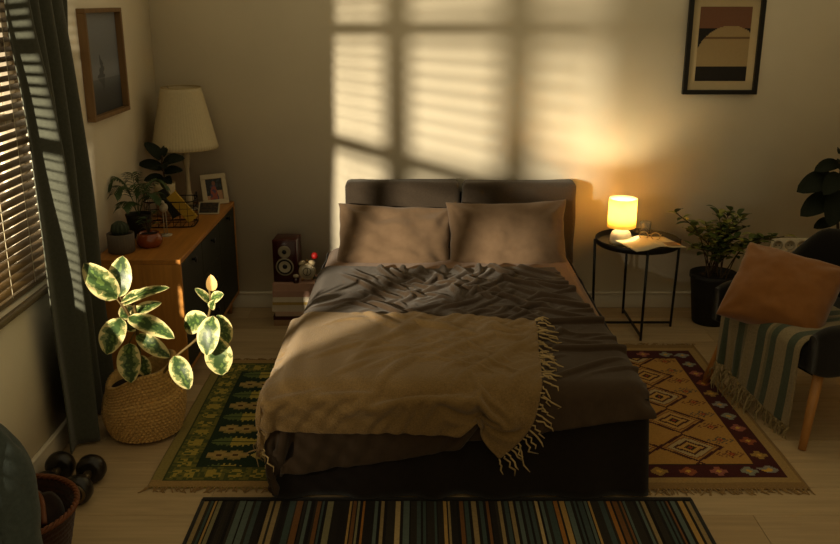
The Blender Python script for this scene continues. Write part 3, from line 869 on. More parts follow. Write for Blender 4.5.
# wire basket with books
wb = thing('wire_basket', 'black wire basket holding books on the dresser', 'basket', (-1.29, 4.52, DZ), math.radians(4))
wire = mat('black_wire', '#0b0a09', .45, metal=.5)
hx, hy, hz = .125, .085, .135
def loop(z, hx, hy, r_=.03):
    pts = []
    for cx, cy, a0 in ((hx - r_, hy - r_, 0), (-hx + r_, hy - r_, PI / 2), (-hx + r_, -hy + r_, PI), (hx - r_, -hy + r_, 1.5 * PI)):
        for k in range(5): a = a0 + PI / 2 * k / 4; pts.append((cx + r_ * math.cos(a), cy + r_ * math.sin(a), z))
    return pts
O('rim', join(tube(loop(hz, hx, hy), .0032, 6, True), tube(loop(.004, hx * .97, hy * .97), .0032, 6, True)), wire, wb)
O('grid', join(*[tube(loop(z, hx * .985, hy * .985), .0014, 5, True) for z in (.03, .062, .098)],
               *[tube([(x, s * hy * .98, .004), (x, s * hy, hz)], .0014, 5) for x in np.linspace(-hx + .03, hx - .03, 6) for s in (-1, 1)],
               *[tube([(s * hx * .98, y_, .004), (s * hx, y_, hz)], .0014, 5) for y_ in np.linspace(-hy + .03, hy - .03, 4) for s in (-1, 1)],
               *[tube([(x, -hy * .97, .004), (x, hy * .97, .004)], .0014, 5) for x in np.linspace(-hx + .02, hx - .02, 6)]), wire, wb)
O('handle', join(*[tube(curve([(s * hx, -.03, hz), (s * (hx + .004), -.02, hz + .03), (s * (hx + .004), .02, hz + .03), (s * hx, .03, hz)], 5), .0028, 6) for s in (-1, 1)]), wire, wb)
page_m = mat('book_pages', '#b9a882', .85, .1, 10, .3, 60, stretch=(1, 1, 20))
def book(label, w, d, h, cov, loc, rot, group=None, spine=0):
    """closed book lying flat: w along x (spine on -y), d along y, h thickness"""
    t = thing('book', label, 'book', loc, rot, group)
    m = mat('cover_' + cov, '#' + cov, .6, .08, 25)
    c_ = .0022
    O('cover', join(bb(-w / 2, w / 2, -d / 2, d / 2, 0, c_), bb(-w / 2, w / 2, -d / 2, d / 2, h - c_, h), bb(-w / 2, w / 2, -d / 2, -d / 2 + c_, c_, h - c_)), m, t, smooth=False)
    O('pages', bb(-w / 2 + .004, w / 2 - .004, -d / 2 + c_, d / 2 - .004, c_, h - c_), page_m, t, smooth=False)
    return t
def book_up(label, cov, p, ang, yaw, w, d, h):
    """book standing on edge, leaning by ang in the x-z plane"""
    R = (rotm('Z', yaw) @ rotm('Y', ang)).to_euler()
    return book(label, w, d, h, cov, p, R, 'books in the wire basket')
book_up('yellow covered book leaning diagonally in the wire basket', 'b08e2c', (-1.245, 4.475, DZ + .085), math.radians(52), math.radians(4), .17, .022, .055)
book_up('dark green book standing in the wire basket', '23261a', (-1.330, 4.545, DZ + .096), math.radians(62), math.radians(4), .16, .025, .05)
book_up('brown paper covered book at back of the wire basket', '6e4a26', (-1.352, 4.48, DZ + .098), math.radians(70), math.radians(8), .16, .02, .035)

# photo frames
pf = thing('family_photo', 'tilted white framed family photo leaning on dresser corner', 'photo frame', (-1.165, 4.985, DZ + .001), (math.radians(-16), math.radians(0), math.radians(30)))
whf = mat('white_frame_wood', '#b8a98a', .5, .05)
w_, h_, fw = .15, .175, .028
O('frame', join(bb(-w_ / 2, w_ / 2, -.008, .008, 0, fw, .002, 1), bb(-w_ / 2, w_ / 2, -.008, .008, h_ - fw, h_, .002, 1), bb(-w_ / 2, -w_ / 2 + fw, -.008, .008, fw, h_ - fw, .002, 1), bb(w_ / 2 - fw, w_ / 2, -.008, .008, fw, h_ - fw, .002, 1)), whf, pf, smooth=False)
O('backing', bb(-w_ / 2 + .004, w_ / 2 - .004, .006, .010, .004, h_ - .004), mat('dark_brown_board', '#3a1f14', .7), pf, smooth=False)
O('easel_back', move(bb(-.02, .02, 0, .003, 0, .11), (0, .012, .008), rotm('X', math.radians(-8))), MATS['dark_brown_board'], pf, smooth=False)
def fam(u, v):
    n = nz(u * 5, v * 5, 4)
    if (u - .5) ** 2 + (v - .78) ** 2 < .012: return lin('#7a4a34')
    if abs(u - .47) < .16 + .2 * (.6 - v) and v < .68: return lin('#8a4432') if n > -.05 else lin('#4c3a52')
    if v < .22 or (u > .6 and v < .45): return lin('#a27a58')
    return lin('#16181a') if n > -.2 else lin('#2a3238')
print_grid('photograph', w_ - 2 * fw, h_ - 2 * fw, 30, 34, fam, mat('photo_ink', (1, 1, 1), .4, .05, attr='Col'), pf, (0, 0.002, h_ / 2), None)
pc = thing('photo_card', 'small dark landscape photo card with pale border on dresser', 'photo', (-1.155, 4.735, DZ + .003), (math.radians(-50), 0, math.radians(2)))
O('card', box(.115, .003, .085, (0, 0, .0425), .001, 1), mat('card_border', '#a89a7c', .5), pc, smooth=False)
print_grid('photograph', .10, .07, 24, 18, lambda u, v: lin('#3a2a18') if nz(u * 6, v * 6, 1) > 0 else lin('#1d1a12'), MATS['photo_ink'], pc, (0, -.0022, .0425), None)
O('easel_back', move(bb(-.015, .015, 0, .003, -.060, .0), (0, .004, .060), rotm('X', math.radians(62))), MATS['card_border'], pc, smooth=False)

# ------------------------------------------------------------------ variegated rubber plant in a woven basket
bp_ = thing('variegated_rubber_plant', 'rubber plant with green and cream leaves in woven basket by curtain', 'plant', (-1.178, 3.475, .0085))
rope_m = fabric('seagrass_rope', '#c09a5c', .30, 90, .5, 260)
rows, per_ = 21, 54; nA = per_ * 6; nR = rows * 5
vs = []
for i in range(nR + 1):
    t = i / nR
    for k in range(nA):
        a = 2 * PI * k / nA
        top = .285 + .045 * math.cos(a - .3) + .012 * math.sin(3 * a)
        z = .006 + (top - .006) * t
        R0 = .140 + .022 * math.sin(PI * min(1, t * 1.25)) - .014 * max(0, t - .72) / .28 + .012 * math.sin(2 * a + 1) * t - .014 * math.exp(-((t - .66) / .08) ** 2) * (1 + math.cos(a + .5)) / 2
        st_ = .011 * abs(math.sin(PI * rows * t)) ** .6 * (0.1 + .9 * abs(math.cos(a * per_ / 2 + (math.floor(t * rows) % 2) * PI / 2)) ** .7)
        R1 = R0 + st_
        vs.append((R1 * math.cos(a), R1 * math.sin(a), z))
fs = grid_faces(nR + 1, nA, True)
for i in range(2):   # inner lip
    for k in range(nA):
        a = 2 * PI * k / nA; v = vs[nR * nA + k]; s = (.93, .90)[i]; vs.append((v[0] * s, v[1] * s, v[2] - (.0, .10)[i]))
fs = grid_faces(nR + 3, nA, True)
fs.append(tuple(range(nA - 1, -1, -1)))
O('woven_basket', (vs, fs), rope_m, bp_)
O('soil', lathe([(0, .20), (.125, .205), (.13, .21), (.06, .22), (0, .222)], 30), soil_m, bp_)
# variegated leaf material
m, nt, p = nodes_of('variegated_leaf'); N = nt.nodes; MATS['variegated_leaf'] = m
p.inputs['Roughness'].default_value = .38; p.inputs['Specular IOR Level'].default_value = .4
uvn = N.new('ShaderNodeUVMap'); sx = N.new('ShaderNodeSeparateXYZ'); link(nt, uvn.outputs[0], sx.inputs[0])
a1 = N.new('ShaderNodeMath'); a1.operation = 'SUBTRACT'; a1.inputs[1].default_value = .5; link(nt, sx.outputs[0], a1.inputs[0])
a2 = N.new('ShaderNodeMath'); a2.operation = 'ABSOLUTE'; link(nt, a1.outputs[0], a2.inputs[0])
oi = N.new('ShaderNodeObjectInfo'); cmb = N.new('ShaderNodeVectorMath'); cmb.operation = 'ADD'
link(nt, uvn.outputs[0], cmb.inputs[0]); sc_ = N.new('ShaderNodeVectorMath'); sc_.operation = 'SCALE'; sc_.inputs['Scale'].default_value = 40
link(nt, oi.outputs['Random'], sc_.inputs[0]); link(nt, sc_.outputs[0], cmb.inputs[1])
mpn = N.new('ShaderNodeMapping'); mpn.inputs['Scale'].default_value = (2.2, 4.5, 1); mpn.inputs['Rotation'].default_value = (0, 0, .5); link(nt, cmb.outputs[0], mpn.inputs[0])
nn = N.new('ShaderNodeTexNoise'); nn.inputs['Scale'].default_value = 1.6; nn.inputs['Detail'].default_value = 3; link(nt, mpn.outputs[0], nn.inputs['Vector'])
a3 = N.new('ShaderNodeMath'); a3.operation = 'MULTIPLY_ADD'; a3.inputs[1].default_value = .80; a3.inputs[2].default_value = -.40; link(nt, nn.outputs[0], a3.inputs[0])
a4 = N.new('ShaderNodeMath'); a4.operation = 'ADD'; link(nt, a2.outputs[0], a4.inputs[0]); link(nt, a3.outputs[0], a4.inputs[1])
cr = N.new('ShaderNodeValToRGB'); link(nt, a4.outputs[0], cr.inputs[0]); e = cr.color_ramp.elements
e[0].position = .0; e[0].color = (*lin('#66803f'), 1); e[1].position = .46; e[1].color = (*lin('#efe2a4'), 1)
q = e.new(.02); q.color = (*lin('#38502a'), 1); q = e.new(.20); q.color = (*lin('#42592f'), 1); q = e.new(.225); q.color = (*lin('#7f8d57'), 1); q = e.new(.335); q.color = (*lin('#8a975c'), 1); q = e.new(.355); q.color = (*lin('#e6d995'), 1)
link(nt, cr.outputs[0], p.inputs['Base Color'])
tl = N.new('ShaderNodeBsdfTranslucent'); link(nt, cr.outputs[0], tl.inputs[0]); mxs = N.new('ShaderNodeMixShader'); mxs.inputs[0].default_value = .22
link(nt, p.outputs[0], mxs.inputs[1]); link(nt, tl.outputs[0], mxs.inputs[2]); link(nt, mxs.outputs[0], N['Material Output'].inputs[0])
vl = m
stem_m = mat('rubber_stem', '#5c4a24', .6, .2, 40)
bpo = Vector(bp_.location)
def vleaf(base, tip, wd, up, L=None, droop=.18):
    b, t = Vector(base), Vector(tip); d = t - b; L = d.length
    me = leaf_mesh('leaf', L, wd, vl, 14, 8, droop, .10, .95)
    return leaf_at(me, b - bpo, d, up, 1.0, bp_)
cS = Vector((-1.165, 3.44, .50))
O('stem', tube(curve([Vector((-1.165, 3.46, .2)) - bpo, Vector((-1.17, 3.45, .38)) - bpo, cS - bpo, Vector((-1.165, 3.43, .62)) - bpo], 6), .007, 8), stem_m, bp_)
O('stem', tube(curve([Vector((-1.12, 3.44, .21)) - bpo, Vector((-1.02, 3.40, .36)) - bpo, Vector((-.90, 3.39, .47)) - bpo, Vector((-.848, 3.39, .58)) - bpo, Vector((-.842, 3.39, .70)) - bpo], 6), .0055, 8), stem_m, bp_)
V = [  # base, tip, width, facing
    (Vector((-1.216, 3.42, 0.629)), Vector((-1.208, 3.46, 0.794)), .098, (0, -1, .25)),
    (Vector((-1.229, 3.42, 0.620)), Vector((-1.323, 3.36, 0.786)), .105, (.25, -1, .35)),
    (Vector((-1.214, 3.42, 0.607)), Vector((-1.105, 3.40, 0.669)), .045, (0, -.6, 1)),
    (Vector((-1.207, 3.42, 0.595)), Vector((-1.007, 3.36, 0.703)), .055, (.1, -.7, 1)),
    (Vector((-1.199, 3.44, 0.531)), Vector((-1.075, 3.50, 0.589)), .060, (-.1, -.7, .9)),
    (Vector((-1.185, 3.40, 0.550)), Vector((-0.973, 3.28, 0.518)), .080, (.1, -.8, .9)),
    (Vector((-1.214, 3.40, 0.546)), Vector((-1.257, 3.30, 0.429)), .110, (-.15, -1, .35)),
    (Vector((-1.191, 3.40, 0.437)), Vector((-1.169, 3.30, 0.304)), .098, (.05, -1, .3)),
    (Vector((-1.172, 3.46, 0.359)), Vector((-1.141, 3.44, 0.264)), .060, (.3, -1, .2)),
    (Vector((-1.173, 3.44, 0.457)), Vector((-1.029, 3.40, 0.375)), .070, (.2, -1, .6)),
    (Vector((-1.239, 3.46, 0.524)), Vector((-1.186, 3.56, 0.533)), .085, (0, -1, .5)),
    (Vector((-1.235, 3.48, 0.463)), Vector((-1.198, 3.56, 0.488)), .075, (.1, -1, .3)),
    (Vector((-1.000, 3.36, 0.396)), Vector((-0.927, 3.28, 0.286)), .085, (.3, -1, .2)),
    (Vector((-0.858, 3.39, 0.549)), Vector((-0.994, 3.46, 0.484)), .095, (-.1, -1, .5)),
    (Vector((-0.835, 3.38, 0.562)), Vector((-0.858, 3.30, 0.421)), .095, (-.15, -1, .3)),
    (Vector((-0.823, 3.40, 0.559)), Vector((-0.774, 3.38, 0.440)), .070, (.5, -1, .2)),
    (Vector((-0.831, 3.39, 0.463)), Vector((-0.803, 3.33, 0.321)), .112, (.15, -1, .25)),
    (Vector((-0.841, 3.39, 0.613)), Vector((-0.889, 3.36, 0.687)), .035, (0, -.8, 1)),
    (Vector((-0.838, 3.38, 0.630)), Vector((-0.781, 3.33, 0.672)), .045, (.1, -1, .6)),
    (Vector((-0.841, 3.38, 0.591)), Vector((-0.820, 3.34, 0.639)), .032, (0, -1, .4)),
]
for v in V: vleaf(*v)
sheath = leaf_mesh('leaf_bud', .085, .052, mat('bud_cream', '#e0b878', .5, .1, 20), 12, 8, .05, .5, .9)
leaf_at(sheath, Vector((-0.829, 3.37, 0.671)) - bpo, (0, -.05, 1), (.3, -1, 0), .82, bp_, 'leaf_bud')
O('leaf_stalk', join(*[tube([b - bpo, b - bpo + (cS - b) * (.8 if b.x < -1.0 else 0) + Vector((0, 0, -.01))], .003, 6) for b in [Vector(v[0]) for v in V[:12]]]), stem_m, bp_)

# ------------------------------------------------------------------ dumbbells, wicker basket, denim cushion at the left
iron = mat('dumbbell_enamel', '#1a1613', .3, .1, spec=.5)
steel = mat('dumbbell_steel', '#6b5d48', .35, .1, metal=.8)
def dumbbell(label, loc, yaw, group=None):
    t = thing('dumbbell', label, 'dumbbell', loc, yaw, 'dumbbells on the floor by the left wall')
    M = rotm('X', -PI / 2)
    O('handle', move(lathe([(.013, -.07), (.016, -.03), (.017, 0), (.016, .03), (.013, .07)], 18), (0, 0, .056), M), steel, t)
    for s in (-1, 1):
        h = O('weight', move(lathe([(.0, -.034), (.036, -.034), (.05, -.026), (.056, -.012), (.056, .012), (.05, .026), (.036, .034), (0, .034)], 28), (0, s * .076, .056), M), iron, t)
        O('ring', move(lathe([(.030, -.002), (.040, -.002), (.040, .0015), (.030, .0015), (.030, -.002)], 28, caps=False), (0, s * .1115, .056), M), steel, h)
    return t
dumbbell('dark dumbbell lying nearest the woven plant basket', (-1.262, 2.975, 0), math.radians(1))
dumbbell('dark dumbbell lying against the left wall behind wicker basket', (-1.388, 3.00, 0), math.radians(3))
wk = thing('wicker_basket', 'dark brown wicker basket with orange brown rim and dark cloth inside', 'basket', (-1.287, 2.475, 0))
wick = fabric('wicker', '#3a2113', .3, 50, .7, 120)
rim_m = mat('wicker_rim', '#6a3a1c', .5, .25, 40, .4, 120)
rowsW = 12; nA = 96; vs = []
for i in range(rowsW * 4 + 1):
    t = i / (rowsW * 4)
    for k in range(nA):
        a = 2 * PI * k / nA; R0 = .135 + .050 * t + .004 * abs(math.sin(PI * rowsW * t)) * (.4 + .6 * abs(math.cos(a * 16 + (math.floor(t * rowsW) % 2) * PI / 2)))
        vs.append((R0 * math.cos(a), R0 * math.sin(a) * 1.05, .004 + .232 * t))
fs = grid_faces(rowsW * 4 + 1, nA, True) + [tuple(range(nA - 1, -1, -1))]
solidify(O('body', (vs, fs), wick, wk), .006, -1)
def braid(R, z, ph): return [((R + .005 * math.cos(a * 20 + ph)) * math.cos(a), 1.05 * (R + .005 * math.cos(a * 20 + ph)) * math.sin(a), z + .005 * math.sin(a * 20 + ph)) for a in np.linspace(0, 2 * PI, 200)[:-1]]
O('rim', join(*[tube(braid(.188, .242, q * 2 * PI / 3), .0055, 7, True) for q in range(3)]), rim_m, wk)
O('handle', tube(curve([(-.06, .12, .225), (.0, .09, .262), (.08, .02, .268), (.13, -.08, .235)], 8), .009, 8), rim_m, wk)
sk_ = thing('dark_cloth', 'crumpled dark brown cloth bundled inside the wicker basket', 'cloth', (-1.287, 2.475, .02))
v_, f_ = sphere(.148, (0, 0, .135), 40, 28, (1, 1.05, .85))
v_ = [tuple(Vector(p) * (1 + .05 * fbm(p[0] * 12, p[1] * 12, p[2] * 12)) + Vector((0, 0, .055 * max(0, nz(p[0] * 14 + 3, p[1] * 14, 2)) if p[2] > .16 else 0))) for p in v_]
O('bundle', (v_, f_), fabric('dark_brown_cloth', '#241711', .2, 60), sk_)
den_m = fabric('denim', '#4a5350', .16, 70, .5, 520)
dc = thing('denim_cushion', 'faded blue denim cushion leaning against the left wall', 'cushion', (0, 0, 0))
dc.matrix_world = Matrix.Translation((-1.275, 2.185, .35)) @ (rotm('Z', math.radians(14)) @ rotm('X', math.radians(80))).to_4x4()
subsurf(O('cover', pillow_data(.42, .70, .17, 12, 44, 44, .016, .55), den_m, dc), 1)
O('seam', tube([(.10 + .004 * math.sin(q), -.31 + .62 * q / 30, .092 * (1 - ((q - 15) / 15) ** 2) ** .42 * .97 + .004) for q in range(1, 30)], .004, 6), den_m, dc)

# ------------------------------------------------------------------ bedside books, speaker, clock
bkx, bky = -.715, 4.865
cols = [('9a7a58', .030, 'tan covered book at the bottom of the bedside stack'), ('3d1512', .020, 'dark red book second from the bottom of bedside stack'), ('b89c86', .022, 'pinkish beige book above the dark red one in bedside stack'),
        ('cabda8', .034, 'thick white book in the middle of bedside stack'), ('a58a4a', .014, 'thin yellow book in the bedside stack'), ('d2c6b0', .026, 'white book above the thin yellow one in bedside stack'),
        ('a5806e', .030, 'dusty pink book second from top of bedside stack'), ('b08a76', .036, 'mauve pink thick book on top of bedside stack')]
z = 0
for k, (cv, h, lab) in enumerate(cols):
    jx = rnd.uniform(-.006, .006)
    h *= 1.17
    book(lab, .245 - .008 * (k % 3), .185 - .006 * (k % 2), h, cv, (bkx + jx, bky + rnd.uniform(-.004, .004), z), math.radians(rnd.uniform(-1.5, 1.5)), 'books stacked beside the bed')
    z += h + .0003
ZB = z
sp_ = thing('speaker', 'small dark cherry wood bookshelf speaker on the book stack', 'speaker', (-.757, 4.885, ZB), math.radians(-3))
cher = wood('cherry_wood', '#3c100c', .3, (20, 20, 3), .2, .03)
O('cabinet', box(.136, .15, .245, (0, 0, .1225), .004, 2), cher, sp_)
def disc(prof, c, n=32): return move(lathe(prof, n, caps=False), c, rotm('X', PI / 2))
sil = mat('speaker_silver', '#8f8570', .35, .05); blkc = mat('speaker_black', '#0d0c0b', .5)
O('front_baffle', box(.124, .004, .232, (0, -.0765, .1225), .0015, 1), wood('baffle_wood', '#330d0a', .28, (20, 20, 3), .15, .02), sp_)
tw = O('tweeter', disc([(.0, 0), (.036, 0), (.036, .005), (.030, .006), (.014, .003), (.012, .003), (0, .003)], (0, -.0785, .178)), sil, sp_)
O('dome', disc([(.013, .002), (.010, .008), (0, .010)], (0, -.0785, .178)), blkc, tw)
wo = O('woofer', disc([(.050, 0), (.052, .006), (.046, .008), (.044, .007)], (0, -.0785, .092)), sil, sp_)
O('surround', disc([(.044, .006), (.040, .009), (.034, .006)], (0, -.0785, .092)), blkc, wo)
O('cone', disc([(.035, .006), (.014, .0012), (.0, .0012)], (0, -.0785, .092)), mat('cone_silver', '#a89d86', .35, .05), wo)
O('dust_cap', disc([(.014, .001), (.010, .006), (0, .008)], (0, -.0785, .092)), blkc, wo)
ck = thing('alarm_clock', 'cream twin bell alarm clock on the book stack', 'clock', (-.640, 4.83, ZB), math.radians(4))
ckm = mat('clock_enamel', '#b7a684', .35, .05); brass = mat('clock_brass', '#b08a4a', .3, .05, metal=.9)
O('case', disc([(0, -.022), (.044, -.022), (.047, -.01), (.047, .015), (.043, .019), (.041, .017), (0, .017)], (0, 0, .060)), ckm, ck)
dl_ = O('dial', disc([(0, .0172), (.040, .0172), (.040, .0176), (0, .0176)], (0, 0, .060)), mat('clock_dial', '#c2b79e', .6), ck)
O('dial_ring', disc([(.020, .0178), (.024, .0178), (.024, .0184), (.020, .0184)], (0, 0, .060)), mat('dial_print', '#4a4436', .6), dl_)
O('hand', box(.003, .001, .030, (.003, -.0195, .066), 0), blkc, dl_); O('hand', move(box(.003, .001, .022, (0, 0, .008), 0), (0, -.0192, .060), rotm('Y', math.radians(188))), blkc, dl_)
for s in (-1, 1):
    O('bell', move(lathe([(.022, 0), (.020, .010), (.012, .017), (0, .019)], 20), (s * .026, 0, .103), rotm('Y', s * .5)), ckm, ck)
    O('foot', tube([(s * .022, 0, .022), (s * .030, 0, .004), (s * .031, 0, .001)], [.005, .0045, .003], 8), brass, ck)
O('hammer', join(tube([(0, 0, .105), (0, 0, .125)], .002, 6), tube([(-.006, 0, .122), (.006, 0, .122)], .004, 8)), brass, ck)
ro = thing('red_ornament', 'small round red ornament on a thin stem behind the alarm clock', 'ornament', (-.606, 4.885, ZB))
O('stem', tube([(0, 0, .004), (.003, 0, .12)], .0025, 6), mat('green_wire', '#2c3018', .6), ro)
O('foot', lathe([(0, 0), (.016, 0), (.014, .005), (0, .006)], 18), MATS['green_wire'], ro)
v_, f_ = sphere(.020, (.004, 0, .134), 24, 16)
O('bloom', ([tuple(Vector(p) + Vector((nz(p[0] * 90, p[2] * 90), nz(p[1] * 90, p[2] * 90, 3), nz(p[0] * 90, p[1] * 90, 5))) * .003) for p in v_], f_), mat('red_petal', '#a01812', .5, .2, 80), ro)
bt = thing('small_bottle', 'tiny dark red bottle with pale cap before the speaker', 'bottle', (-.700, 4.795, ZB))
O('body', lathe([(0, 0), (.015, 0), (.016, .004), (.016, .026), (.008, .032), (.008, .036), (0, .036)], 20), mat('bottle_red', '#2d0d0a', .2, .1, spec=.6), bt)
O('cap', lathe([(.012, .034), (.0165, .036), (.0165, .045), (.011, .049), (0, .049)], 20), mat('cap_white', '#b9ab90', .4), bt)

# ------------------------------------------------------------------ side table with lit lamp
tb = thing('side_table', 'round black metal tray side table beside the bed', 'table', (1.205, 4.765, 0))
blm = mat('black_powder_coat', '#100e0c', .45, .1, 60, .1, 300)
TZ = .495
O('tray', lathe([(0, TZ - .004), (.218, TZ - .004), (.224, TZ), (.226, TZ + .024), (.2285, TZ + .026), (.231, TZ + .024), (.229, TZ - .004), (.222, TZ - .010), (0, TZ - .010)][::-1], 56), blm, tb)
for a in (0, PI / 2, PI, 1.5 * PI):
    dx, dy = math.cos(a), math.sin(a)
    O('leg', tube([(.222 * dx, .222 * dy, 0), (.236 * dx, .236 * dy, TZ + .02)], .0075, 8), blm, tb)
O('cross_bar', bb(-.217, .217, -.005, .005, .018, .030), blm, tb, smooth=False); O('cross_bar', bb(-.005, .005, -.217, .217, .018, .030), blm, tb, smooth=False)
l2 = thing('bedside_lamp', 'lit table lamp with yellow drum shade and white round base', 'lamp', (1.113, 4.775, TZ - .004))
O('base', lathe([(0, 0), (.058, 0), (.060, .006), (.059, .040), (.050, .062), (.030, .076), (.012, .080), (0, .080)], 36), mat('lamp_ceramic', '#cfc6b0', .35, .04), l2)
O('neck', lathe([(.010, .079), (.010, .10), (.014, .102), (.014, .125), (0, .125)], 16), brass, l2)
dsh = translucent_mat('lit_shade', '#efe0b0', '#f6d792', .7)
ob = O('lamp_shade', lathe([(.077, .092), (.0765, .14), (.0755, .20), (.075, .252)], 48, caps=False), dsh, l2); solidify(ob, .0012)
O('shade_fitting', join(*[tube([(.012 * math.cos(a), .012 * math.sin(a), .105), (.076 * math.cos(a), .076 * math.sin(a), .100)], .0016, 6) for a in (.4, 2.5, 4.6)]), brass, l2)
O('bulb', sphere(.024, (0, 0, .155), 16, 12, (1, 1, 1.25)), emit_mat('bulb_glow', (1.0, .80, .48), 22), l2)
pd = bpy.data.lights.new('bedside_bulb', 'POINT'); po = bpy.data.objects.new('bedside_bulb', pd); C.objects.link(po); po.parent = l2
po.location = (0, 0, .205); pd.energy = 7.0; pd.color = (1.0, .80, .46); pd.shadow_soft_size = .02
gl = thing('drinking_glass', 'clear drinking glass of water on the side table', 'glass', (1.268, 4.865, TZ - .004))
O('tumbler', lathe([(0, 0), (.027, 0), (.029, .004), (.033, .098), (.0315, .098), (.0275, .008), (0, .008)], 32), glz, gl)
O('water', lathe([(0, .009), (.0272, .009), (.0292, .055), (0, .055)], 32), glass_mat('water', (.95, .93, .86), .12), gl)
# open magazine
mg = thing('open_magazine', 'open magazine with cream pages on the side table', 'magazine', (1.245, 4.640, TZ - .002), math.radians(16))
mz = lambda s, w: .010 * math.exp(-((s - .012) / .05) ** 2) * 1.2 + .006 * (1 - s / w)
for sg, nm in ((-1, 'page_spread'), (1, 'page_spread')):
    vs = []
    for i in range(13):
        for j in range(3):
            s = .148 * i / 12; vs.append((sg * s, -.115 + .115 * j, .0285 + mz(s, .148) + .004 * nz(s * 14, j, sg + 3)))
    f = grid_faces(13, 3); o_ = O(nm, (vs, f if sg < 0 else [q[::-1] for q in f]), mat('magazine_paper', '#cbbd98', .6, .05, 12), mg); solidify(o_, .004, -1)
O('photo_block', ([(.02, -.10, .0415), (.13, -.10, .0375), (.13, -.03, .0375), (.02, -.03, .0415)], [(0, 1, 2, 3)]), mat('magazine_photo', '#8c6c42', .6, .3, 60), mg)
# dried flower sprig and folded spectacles on the magazine
sg_ = thing('spectacles', 'pair of spectacles lying on the open magazine', 'spectacles', (1.25, 4.69, TZ + .054), (0, 0, math.radians(-24)))
spm = mat('spectacle_rim', '#a08c66', .3, .1, spec=.5)
for s in (-1, 1):
    O('rim', tube([(s * .032 + .024 * math.cos(a), .003 * math.sin(a), .004 + .019 * math.sin(a)) for a in np.linspace(0, 2 * PI, 24)[:-1]], .0026, 6, True), spm, sg_)
    O('lens', ([(s * .032 + .023 * math.cos(a), .003 * math.sin(a), .004 + .018 * math.sin(a)) for a in np.linspace(0, 2 * PI, 24)[:-1]], [tuple(range(23))]), glz, sg_, smooth=False)
    O('temple_arm', tube([(s * .056, 0, .008), (s * .052, .06, .0), (s * .045, .10, -.010)], .0022, 6), spm, sg_)
O('bridge', tube(curve([(-.010, 0, .008), (0, -.004, .012), (.010, 0, .008)], 5), .0024, 6), spm, sg_)

# ------------------------------------------------------------------ bushy plant in dark pot
bu = thing('bushy_potted_plant', 'bushy green potted plant in dark pot between table and armchair', 'plant', (1.675, 4.845, 0))
O('pot', lathe([(0, 0), (.095, 0), (.100, .01), (.128, .265), (.134, .27), (.134, .295), (.128, .297), (.122, .27), (0, .26)], 40), mat('dark_planter', '#191613', .65, .1), bu)
O('soil', lathe([(0, .262), (.121, .266), (.122, .27), (.05, .28), (0, .282)], 24), soil_m, bu)
bleaf_m = [mat('bush_leaf_%d' % i, h, .45, .2, 20) for i, h in enumerate(('#5d6a2e', '#8a8a44', '#3c4a20'))]
bl_me = [leaf_mesh('leaf', .066, .034, q, nl=6, nw=4, droop=.3, fold=.2) for q in bleaf_m]
heads = [(-.03, -.05, .67), (.05, -.02, .66), (.11, -.05, .62), (-.09, -.04, .60), (.14, 0, .56), (.02, -.12, .60), (.08, -.12, .54), (-.06, -.13, .53), (-.20, -.06, .56), (-.265, -.06, .66), (.21, -.10, .50), (.30, -.06, .52), (.34, -.08, .53), (0, -.02, .56), (.16, -.10, .48), (-.11, -.10, .46), (.06, -.14, .46), (-.02, -.15, .44), (-.17, -.08, .47), (.12, .05, .62)]
for k, h in enumerate(heads):
    hv = Vector(h); b = Vector((rnd.uniform(-.05, .05), rnd.uniform(-.05, .05), .265))
    mid = b.lerp(hv, .55) + Vector((-hv.x * .15, 0, .05)); pts = curve([b, mid, hv], 7)
    O('stem', tube(pts, .0032, 6), MATS['plant_stem'], bu)
    n = rnd.randint(14, 18)
    for q in range(n):
        f = .42 + .58 * q / (n - 1); p = pts[min(len(pts) - 1, int(f * (len(pts) - 1)))]
        a = q * 2.4 + k
        d = Vector((math.cos(a), math.sin(a) * .8, rnd.uniform(0, .9)))
        leaf_at(bl_me[(q + k) % 3], p, d, (0, 0, 1), rnd.uniform(.75, 1.25), bu)

